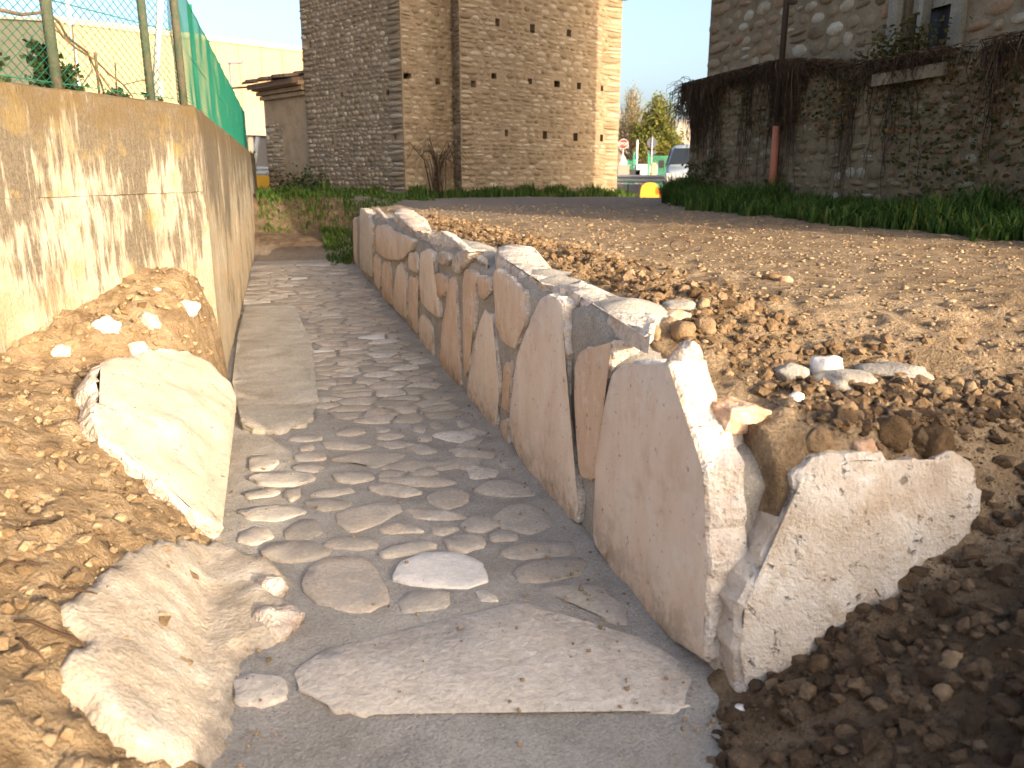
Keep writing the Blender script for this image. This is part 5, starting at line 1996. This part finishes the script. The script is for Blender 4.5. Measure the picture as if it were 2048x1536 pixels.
# ------------------------------------------------------------------ warehouse far left
WA = ond(100, 57, 42.7)
WA.z = 0
WB = ond(604, 114, 53.0)
WB.z = 0
uW = (WB - WA)
LW = uW.length + 8
uW.normalize()
nW = perp(uW)
HW = 8.0
ware = thing('warehouse', 'large sunlit cream panel warehouse behind the green fence', 'building', WA)
mb = MB()
bk = -nW * 20
mb.add([WA, WA + uW * LW, WA + uW * LW + up_ * HW, WA + up_ * HW], [(0, 1, 2, 3)], 0.5, 0)
mb.add([WA + bk, WA, WA + up_ * HW, WA + bk + up_ * HW], [(0, 1, 2, 3)], 0.5, 1)
mb.add([WA + up_ * HW, WA + uW * LW + up_ * HW, WA + uW * LW + bk + up_ * HW, WA + bk + up_ * HW], [(0, 1, 2, 3)], 0.5, 1)
mb.build('wall', [M['joint_cream'], M['grey_panel']], ware)
pw, ph = 1.42, 2.3
pm = MB()
pm.box((0, 0, 0), (pw / 2 - 0.02, 0, 0), (0, 0.03, 0), (0, 0, ph / 2 - 0.02))
pme = pm.mesh('panel')
pme.materials.append(M['cream'])
ang = math.atan2(uW.y, uW.x)
nx = int(LW / pw)
for i in range(nx):
    for j in range(3):
        z = HW - 0.25 - ph / 2 - j * ph
        o = bpy.data.objects.new('panel', pme)
        COL.objects.link(o)
        o.parent = ware
        o.location = uW * (pw * (i + 0.5)) + nW * 0.03 + up_ * z
        o.rotation_euler = (0, 0, ang)
mb = MB()
mb.box(WA + uW * (LW / 2) + nW * 0.06 + up_ * (HW - 0.1), uW * (LW / 2 + 0.05), nW * 0.09, up_ * 0.14)
mb.build('parapet_cap', M['joint_cream'], ware)
mb = MB()
mb.box(WA + uW * (LW / 2) + nW * 0.06 + up_ * 0.4, uW * (LW / 2), nW * 0.07, up_ * 1.1)
mb.build('plinth', M['base_grey'], ware)
# flat grey-green side block at the far left edge, its shade in the colour
SA = ond(-260, 78, 40)
SB = ond(99, 58, 42.2)
grey = thing('side_block', 'flat grey-green shed wall left of the cream warehouse', 'building', (SA.x, SA.y, 0))
mb = MB()
c = Vector(((SA.x + SB.x) / 2, (SA.y + SB.y) / 2, 0))
e = Vector((SB.x - SA.x, SB.y - SA.y, 0)) / 2
en = perp(e)
mb.box(c - en * 0.8 + up_ * 3.85, e, en * 0.8, up_ * 3.85)
mb.build('wall', M['grey_panel'], grey)
mb = MB()
mb.box(c - en * 0.75 + up_ * 7.75, e * 1.005, en * 0.9, up_ * 0.06)
mb.build('coping', M['base_grey'], grey)
# low grey lean-to with a dark gateway at the warehouse foot
GA = ond(500, 225, 47)
GB2 = ond(560, 225, 48.5)
lean = thing('lean_to', 'low grey lean-to with a dark gateway below the warehouse', 'building', (GA.x, GA.y, 0))
mb = MB()
c = Vector(((GA.x + GB2.x) / 2, (GA.y + GB2.y) / 2, 0))
mb.box(c + up_ * 3.3, ((GB2 - GA).x / 2, (GB2 - GA).y / 2, 0), (0, 1.2, 0), up_ * 0.72)
mb.build('fascia', M['base_grey'], lean)
mb = MB()
mb.box(c + Vector((0, 0.4, 1.25)), ((GB2 - GA).x / 2 - 0.03, (GB2 - GA).y / 2, 0), (0, 0.9, 0), up_ * 1.33)
mb.build('gateway', M['dark'], lean)
for px in (503, 557):
    q = ond(px, 300, 46.6)
    mb = MB()
    mb.box(Vector((q.x, q.y, 1.28)), (0.12, 0, 0), (0, 0.12, 0), (0, 0, 1.3))
    mb.build('post', M['base_grey'], lean)
# leaning board, guard rail and yellow crate seen in the gap left of the annex
q = ond(508, 304, 26)
mb = MB()
mb.tube([q + Vector((-0.08, 0, -0.7)), q + Vector((0.16, 0, 0.45))], 0.07, 6)
mb.build('leaning_post', M['white_paint'], smooth=True, label='short white post leaning beside the end of the fence', cat='post')


def rail(name, a, b, z, label, group):
    a, b = Vector(a), Vector(b)
    t = thing(name, label, 'guard rail', (a.x, a.y, z - 0.6), group)
    u = (b - a).normalized()
    n = perp(u)
    mb = MB()
    prof = [(0.0, -0.15), (0.05, -0.11), (0.05, -0.06), (0.0, -0.02), (0.0, 0.02), (0.05, 0.06), (0.05, 0.11), (0.0, 0.15)]
    vs = []
    for e in (a, b):
        vs += [e + n * x + up_ * (z + h) for x, h in prof]
    mb.add(vs, [(i, i + 1, 9 + i, 8 + i) for i in range(7)])
    mb.build('beam', M['galv'], t)
    k = max(2, int((b - a).length / 2) + 1)
    for i in range(k):
        p = a.lerp(b, i / (k - 1)) - n * 0.06
        mb = MB()
        mb.box(p + up_ * (z - 0.4), u * 0.05, n * 0.04, up_ * 0.5)
        mb.build('post', M['galv'], t)
    return t


a, b = ond(470, 340, 31), ond(560, 340, 31)
rail('guard_rail', (a.x, a.y, 0), (b.x, b.y, 0), 0.66, 'grey guard rail in the gap left of the annex', 'guard rails')
q = ond(527, 361, 30)
mb = MB()
mb.box((q.x, q.y, 0.28), (0.55, 0, 0), (0, 0.25, 0), (0, 0, 0.22))
bm_ = mb.build('yellow_kerb_block', M['yellow'], label='yellow block below the guard rail left of the annex', cat='block')

# street lamp arm above the fence end
q = ond(466, 124, 34)
lamp = thing('street_lamp', 'slim white street lamp above the far end of the green fence', 'street lamp', (q.x - 0.3, q.y, 0))
mb = MB()
mb.tube([(q.x - 0.15, q.y, 0), (q.x - 0.15, q.y, q.z - 0.05)], [0.06, 0.04], 8)
mb.build('pole', M['galv'], lamp, smooth=True)
mb = MB()
mb.box(q + Vector((0.1, 0, 0)), (0.28, 0, 0), (0, 0.12, 0), (0.02, 0, 0.05))
mb.build('lamp_head', M['white_paint'], lamp)

# ------------------------------------------------------------------ road side scene between tower and house
road = MB()
road.add([(-60, 30.5, -0.28), (60, 29.5, -0.28), (60, 38, -0.27), (-60, 39, -0.27)], [(0, 1, 2, 3)])
road.build('road', M['asphalt'], kind='structure')
a, b = ond(1205, 356, 33), ond(1345, 356, 32.4)
rail('guard_rail', (a.x, a.y, 0), (b.x, b.y, 0), 0.36, 'grey guard rail between the tower and the parked van', 'guard rails')
for px, lab in ((1241, 'left grey concrete block under the far guard rail'), (1268, 'right grey concrete block under the far guard rail')):
    q = ond(px, 375, 31.8)
    bl = MB()
    bl.box((q.x, q.y, -0.06), (0.24, 0, 0), (0, 0.2, 0), (0, 0, 0.24))
    o = bl.build('concrete_block', M['block'], label=lab, cat='concrete block', group='concrete blocks under the guard rail')
    md = o.modifiers.new('b', 'BEVEL')
    md.width = 0.02

# yellow rounded barrier
q = ond(1296, 376, 28.3)
yb = thing('road_barrier', 'yellow domed plastic barrier standing at the road edge beside the van', 'barrier', (q.x, q.y, -0.32))
mb = MB()
prof = []
for k in range(9):
    w = math.pi * k / 8
    prof.append((-math.cos(w) * 0.30, 0.32 + math.sin(w) * 0.26))
prof = [(-0.32, 0.0)] + prof + [(0.32, 0.0)]


def arch(mb, y0, y1, sc):
    vs = [(q.x + x * sc, q.y + y0, -0.32 + z * sc) for x, z in prof] + [(q.x + x * sc, q.y + y1, -0.32 + z * sc) for x, z in prof]
    n = len(prof)
    mb.add(vs, [(i, i + 1, n + i + 1, n + i) for i in range(n - 1)] + [tuple(range(n)), tuple(range(n, 2 * n))[::-1]])


arch(mb, -0.35, -0.05, 0.95)
mb.build('body', M['yellow'], yb, fix=True)
for y in (-0.42, -0.20):
    mb = MB()
    arch(mb, y, y + 0.06, 1.03)
    mb.build('rib', M['yellow'], yb, fix=True)
mb = MB()
mb.box((q.x + 0.36, q.y - 0.1, -0.10), (0.06, 0, 0), (0, 0.1, 0), (0, 0, 0.20))
mb.build('reflector', M['red'], yb)


def sign_post(p, z0, z1, r, mat, parent):
    mb = MB()
    mb.tube([(p.x, p.y, z0), (p.x, p.y, z1)], r, 8)
    return mb.build('pole', mat, parent, smooth=True)


q = ond(1247, 288, 55)
stp = thing('stop_sign', 'red octagonal stop sign on a grey pole right of the tower', 'road sign', (q.x, q.y, -0.3))
sign_post(q + Vector((0, 0.05, 0)), -0.4, q.z + 0.2, 0.035, M['galv'], stp)
for rr, m, yy in ((0.33, 'white_paint', 0.0), (0.305, 'red', -0.012)):
    mb = MB()
    pts = [(rr * math.cos(math.pi / 8 + k * math.pi / 4), rr * math.sin(math.pi / 8 + k * math.pi / 4)) for k in range(8)]
    vs = [(q.x + x, q.y + yy, q.z + z) for x, z in pts] + [(q.x + x, q.y + yy + 0.02, q.z + z) for x, z in pts]
    mb.add(vs, [tuple(range(8)), tuple(range(8, 16))[::-1]] + [(i, (i + 1) % 8, 8 + (i + 1) % 8, 8 + i) for i in range(8)])
    mb.build('border' if m != 'red' else 'plate', M[m], stp, fix=True)
cu = bpy.data.curves.new('stop_text', 'FONT')
cu.body = 'STOP'
cu.size = 0.24
cu.align_x = 'CENTER'
cu.align_y = 'CENTER'
cu.extrude = 0.002
tob = bpy.data.objects.new('tmp', cu)
COL.objects.link(tob)
dg = bpy.context.evaluated_depsgraph_get()
tme = bpy.data.meshes.new_from_object(tob.evaluated_get(dg))
bpy.data.objects.remove(tob)
tme.transform(Matrix.Translation((q.x, q.y - 0.016, q.z)) @ Matrix.Rotation(math.pi / 2, 4, 'X'))
tme.materials.clear()
tx = link('lettering', tme, M['white_paint'])
adopt(tx, stp)

q = ond(1304, 286, 42)
bs = thing('round_sign', 'round road sign seen from its dark back beside the trees', 'road sign', (q.x, q.y, -0.3))
sign_post(q + Vector((0, -0.03, 0)), -0.4, q.z + 0.3, 0.03, M['galv'], bs)
mb = MB()
n = 20
vs = [(q.x + 0.26 * math.cos(6.2832 * k / n), q.y, q.z + 0.26 * math.sin(6.2832 * k / n)) for k in range(n)]
vs += [(x, y + 0.02, z) for x, y, z in vs]
mb.add(vs, [tuple(range(n)), tuple(range(n, 2 * n))[::-1]] + [(i, (i + 1) % n, n + (i + 1) % n, n + i) for i in range(n)])
mb.build('plate', M['sign_back'], bs, fix=True)
mb = MB()
mb.box((q.x, q.y + 0.01, q.z - 0.46), (0.22, 0, 0), (0, 0.008, 0), (0, 0, 0.10))
mb.build('lower_plate', M['sign_back'], bs)
q = ond(1303, 338, 40)
mb = MB()
mb.box((q.x + 0.1, q.y, 0.3), (0.09, 0, 0), (0, 0.09, 0), (0, 0, 0.75))
mb.build('marker_post', M['cream'], label='short cream marker post beside the round sign pole', cat='post')

# green fences and small yard things
for px, w_, h_, d_, lab in ((1319, 0.55, 1.1, 40, 'green mesh gate panel left of the van'), (1262, 0.2, 1.0, 46, 'green mesh panel behind the guard rail near the stop sign')):
    q = ond(px, 340, d_)
    t = thing('green_panel_fence', lab, 'fence panel', (q.x, q.y, -0.3), 'green mesh panels by the road')
    mb = MB()
    for k in range(int(w_ * 2 / 0.06) + 1):
        x = -w_ + k * 0.06
        mb.box((q.x + x, q.y, -0.3 + 0.75 * h_), (0.014, 0, 0), (0, 0.01, 0), (0, 0, 0.75 * h_))
    for k in range(5):
        mb.box((q.x, q.y + 0.02, -0.25 + h_ * 1.45 * k / 4), (w_, 0, 0), (0, 0.008, 0), (0, 0, 0.02))
    mb.build('bars', M['green_panel'], t)
    for x in (-w_, w_):
        mb = MB()
        mb.box((q.x + x, q.y, -0.3 + 0.8 * h_), (0.035, 0, 0), (0, 0.035, 0), (0, 0, 0.8 * h_))
        mb.build('post', M['green_panel'], t)
for px, top, m, lab in ((1275, 280, 'white_paint', 'tall white and green pole behind the guard rail'), (1231, 300, 'galv', 'thin grey pole close to the tower edge'), (1268, 305, 'green_panel', 'thin green pole left of the white pole')):
    q = ond(px, top, 44)
    mb = MB()
    mb.tube([(q.x, q.y, -0.35), (q.x, q.y, q.z)], 0.05, 8)
    mb.build('yard_pole', M[m], smooth=True, label=lab, cat='pole')
for px, py, w_, h_, m, lab in ((1246, 338, 0.3, 0.35, 'base_grey', 'grey framed box behind the guard rail under the stop sign'), (1292, 335, 0.55, 0.30, 'far_white', 'low pale block behind the guard rail'), (1268, 345, 0.28, 0.28, 'plastic', 'dark bin behind the guard rail')):
    q = ond(px, py, 43)
    mb = MB()
    mb.box((q.x, q.y, q.z - 0.2), (w_, 0, 0), (0, 0.3, 0), (0, 0, h_))
    mb.box((q.x, q.y, q.z - 0.2 + h_ + 0.03), (w_ * 1.08, 0, 0), (0, 0.33, 0), (0, 0, 0.03))
    mb.build('yard_box', M[m], label=lab, cat='box')
# far buildings
for px0, px1, py, d_, m, lab in ((1352, 1376, 248, 95, 'far_grey', 'far grey block building, taller one behind the van'), (1374, 1430, 256, 96, 'far_grey', 'far grey block building, lower one behind the van'), (1214, 1256, 262, 120, 'far_white', 'far pale building just right of the tower')):
    a, b = ond(px0, py, d_), ond(px1, py, d_)
    t = thing('far_building', lab, 'building', ((a.x + b.x) / 2, d_, -0.3))
    mb = MB()
    mb.box(((a.x + b.x) / 2, d_ + 4, a.z / 2), ((b.x - a.x) / 2, 0, 0), (0, 4, 0), (0, 0, a.z / 2 + 0.3))
    mb.build('wall', M[m], t)
    mb = MB()
    mb.box(((a.x + b.x) / 2, d_ + 4, a.z + 0.32), ((b.x - a.x) / 2 + 0.1, 0, 0), (0, 4.1, 0), (0, 0, 0.10))
    mb.build('parapet', M['base_grey'], t)
    k = max(1, int((b.x - a.x) / 1.6))
    for i in range(k):
        for z in (1.2, 3.4):
            if z + 1 < a.z:
                mb = MB()
                mb.box((a.x + (b.x - a.x) * (i + 0.5) / k, d_ - 0.02, z), (0.35, 0, 0), (0, 0.04, 0), (0, 0, 0.5))
                mb.build('window', M['dark'], t)


def tree(name, px, base_d, top_py, halfw, leafm, n_leaf, label, seed, barkm='bark', leafsize=0.16, twigs=60, crown0=0.25):
    rg = random.Random(seed)
    b = ond(px, 345, base_d)
    b.z = -0.3
    hgt = ond(px, top_py, base_d).z + 0.3
    t = thing(name, label, 'tree', b, 'trees beyond the road')
    mb = MB()
    mb.tube([b, b + Vector((0.05, 0, hgt * 0.35)), b + Vector((-0.05, 0, hgt * 0.75))], [hgt * 0.025, hgt * 0.018, hgt * 0.008], 8)
    mb.build('trunk', M[barkm], t, smooth=True)
    mb = MB()
    ml = MB()
    tips = []
    for k in range(twigs):
        z0 = hgt * rg.uniform(0.15, 0.6)
        a = rg.uniform(0, 6.28)
        z1 = hgt * rg.uniform(crown0 + 0.1, 1.0)
        prof = math.sin(math.pi * min(1, max(0.02, (z1 / hgt - crown0) / (1 - crown0))) ** 0.8) * 0.8 + 0.2
        rr = halfw * prof * rg.uniform(0.4, 1.05)
        p0 = b + Vector((0, 0, z0))
        p2 = b + Vector((math.cos(a) * rr, math.sin(a) * rr, max(z1, z0 + 0.2)))
        p1 = p0.lerp(p2, 0.5) + Vector((math.cos(a), math.sin(a), 0)) * rr * 0.18
        mb.tube([p0, p1, p2], [hgt * 0.008, hgt * 0.005, hgt * 0.002], 4)
        tips.append((p1, p2))
        for s_ in range(3):
            e = p1.lerp(p2, rg.uniform(0.3, 1))
            mb.tube([e, e + Vector((rg.gauss(0, 0.25), rg.gauss(0, 0.25), rg.uniform(0.2, 0.7)))], [hgt * 0.003, hgt * 0.001], 3, cap=False)
    mb.build('branches', M[barkm], t)
    if n_leaf:
        for k in range(n_leaf):
            p1, p2 = rg.choice(tips)
            e = p1.lerp(p2, rg.uniform(0.1, 1.12)) + Vector((rg.gauss(0, 0.22), rg.gauss(0, 0.22), rg.gauss(0, 0.28)))
            leaf(ml, e, rg.uniform(0.6, 1.2) * leafsize, rg.random() * 0.7 + 0.3 * nz(e.x, e.z), rg)
        ml.build('crown', M[leafm], t)


tree('budding_tree', 1262, 66, 176, 1.75, 'leaf_yellow', 2600, 'tall sparse tree with pale yellow buds right of the tower', 61, leafsize=0.12, twigs=90)
tree('leafy_tree', 1312, 62, 196, 1.9, 'leaf_green', 7500, 'dense green and gold tree behind the round sign', 62, leafsize=0.20, twigs=80, crown0=0.12)
tree('bare_tree', 1236, 72, 215, 1.3, None, 0, 'pale leafless tree at the tower edge behind the stop sign', 63, barkm='pale_bark', twigs=80)
# hedge tangle at the foot of the trees
hg = thing('brown_hedge', 'brown leafless hedge behind the van and the round sign', 'hedge', ond(1330, 345, 58))
mb = MB()
rg = random.Random(71)
for k in range(1500):
    q = ond(rg.uniform(1280, 1395), 345, 58 + rg.uniform(-1, 1))
    z = rg.uniform(-0.3, 1.75) * (0.8 + 0.3 * nz(q.x * 0.6, 1))
    e = Vector((q.x, q.y, z))
    mb.tube([e, e + Vector((rg.gauss(0, 0.12), rg.gauss(0, 0.12), rg.uniform(0.1, 0.35)))], [0.02, 0.008], 3, rg.random(), cap=False)
mb.build('stems', M['twig'], hg)

# ------------------------------------------------------------------ parked van
VX = ond(1328, 345, 27.5).x + 0.87
van = thing('parked_van', 'white van, bluish shade in its paint, parked nose towards the camera, half hidden by the garden wall', 'van', (VX, 27.5, -0.3))
Z0 = -0.3
# side profile: (y from the nose, z bottom, z top, half width at the sill, half width at the top)
secs = [(0.00, 0.42, 0.78, 0.70, 0.66), (0.06, 0.30, 0.92, 0.80, 0.74), (0.35, 0.26, 1.00, 0.85, 0.78), (0.80, 0.26, 1.08, 0.86, 0.79), (1.02, 0.26, 1.14, 0.86, 0.79), (1.62, 0.26, 1.72, 0.86, 0.66), (1.95, 0.26, 1.82, 0.86, 0.64), (2.8, 0.26, 1.86, 0.86, 0.65), (3.9, 0.28, 1.84, 0.85, 0.66), (4.05, 0.36, 1.70, 0.82, 0.66)]
mb = MB()
rings = []
for y, zb, zt, w0, w1 in secs:
    zm = min(zb + 0.62, zb + (zt - zb) * 0.62)
    r = [(-w0 * 0.94, zb), (-w0, zb + 0.08), (-w0, zm), (-w1 - 0.02, zt - 0.09), (-w1 + 0.10, zt - 0.01), (0, zt + 0.025), (w1 - 0.10, zt - 0.01), (w1 + 0.02, zt - 0.09), (w0, zm), (w0, zb + 0.08), (w0 * 0.94, zb)]
    rings.append([(VX + x, 27.5 + y, Z0 + z) for x, z in r])
k = len(rings[0])
vs = [p for r in rings for p in r]
fs = [(j * k + i, j * k + i + 1, (j + 1) * k + i + 1, (j + 1) * k + i) for j in range(len(rings) - 1) for i in range(k - 1)]
fs += [tuple(range(k)), tuple((len(rings) - 1) * k + i for i in range(k))[::-1]]
mb.add(vs, fs)
body = mb.build('body', M['car_paint'], van, smooth=True, fix=True)


def vpanel(name, pts, mat, parent=van, th=0.012):
    """a thin panel lying on the body; pts are (x, y, z) relative to the nose centre"""
    P_ = [Vector((VX + x, 27.5 + y, Z0 + z)) for x, y, z in pts]
    n = (P_[1] - P_[0]).cross(P_[2] - P_[0]).normalized()
    mb = MB()
    m = len(P_)
    mb.add([p + n * th for p in P_] + [p - n * th for p in P_], [tuple(range(m)), tuple(range(m, 2 * m))[::-1]] + [(i, (i + 1) % m, m + (i + 1) % m, m + i) for i in range(m)])
    return mb.build(name, M[mat], parent, fix=True)


vpanel('windscreen', [(-0.74, 1.05, 1.17), (0.74, 1.05, 1.17), (0.60, 1.60, 1.70), (-0.60, 1.60, 1.70)], 'glass', th=0.03)
vpanel('grille', [(-0.40, -0.012, 0.60), (0.40, -0.012, 0.60), (0.42, 0.0, 0.74), (-0.42, 0.0, 0.74)], 'plastic', th=0.02)
vpanel('bumper', [(-0.80, -0.03, 0.28), (0.80, -0.03, 0.28), (0.80, -0.03, 0.52), (-0.80, -0.03, 0.52)], 'plastic', th=0.06)
vpanel('number_plate', [(-0.26, -0.10, 0.36), (0.26, -0.10, 0.36), (0.26, -0.10, 0.47), (-0.26, -0.10, 0.47)], 'white_paint', th=0.008)
for sx in (-1, 1):
    vpanel('headlight', [(sx * 0.46, -0.01, 0.62), (sx * 0.74, 0.03, 0.62), (sx * 0.78, 0.10, 0.88), (sx * 0.50, 0.03, 0.82)], 'lamp', th=0.03)
    vpanel('side_window', [(sx * 0.845, 1.25, 1.12), (sx * 0.845, 2.2, 1.12), (sx * 0.70, 2.2, 1.68), (sx * 0.70, 1.72, 1.68)], 'glass', th=0.02)
    mb = MB()
    mb.box((VX + sx * 1.0, 28.72, Z0 + 1.18), (0.10, 0, 0), (0, 0.05, 0), (0, 0, 0.13))
    mb.build('mirror', M['plastic'], van)
    for y in (0.78, 3.25):
        c = Vector((VX + sx * 0.78, 27.5 + y, Z0 + 0.31))
        mb = MB()
        n = 20
        vs = []
        for x_, rr in ((-0.10, 0.29), (-0.08, 0.31), (0.08, 0.31), (0.10, 0.29)):
            vs += [c + Vector((x_, rr * math.cos(6.2832 * i / n), rr * math.sin(6.2832 * i / n))) for i in range(n)]
        mb.add(vs, [(r * n + i, r * n + (i + 1) % n, (r + 1) * n + (i + 1) % n, (r + 1) * n + i) for r in range(3) for i in range(n)] + [tuple(range(n)), tuple(range(3 * n, 4 * n))[::-1]])
        wh = mb.build('wheel', M['rubber'], van, fix=True)
        mb = MB()
        vs = [c + Vector((sx * 0.105, 0.19 * math.cos(6.2832 * i / n), 0.19 * math.sin(6.2832 * i / n))) for i in range(n)] + [c + Vector((sx * 0.09, 0.2 * math.cos(6.2832 * i / n), 0.2 * math.sin(6.2832 * i / n))) for i in range(n)]
        mb.add(vs, [tuple(range(n))] + [(i, (i + 1) % n, n + (i + 1) % n, n + i) for i in range(n)])
        mb.build('rim', M['galv'], wh, fix=True)
for x_ in (-0.3, 0.25):
    vpanel('wiper', [(x_ - 0.28, 1.06, 1.19), (x_ + 0.28, 1.10, 1.21), (x_ + 0.28, 1.115, 1.225), (x_ - 0.28, 1.075, 1.205)], 'plastic', th=0.045)
van.rotation_euler = (0, 0, -math.atan2(VX, 27.5))
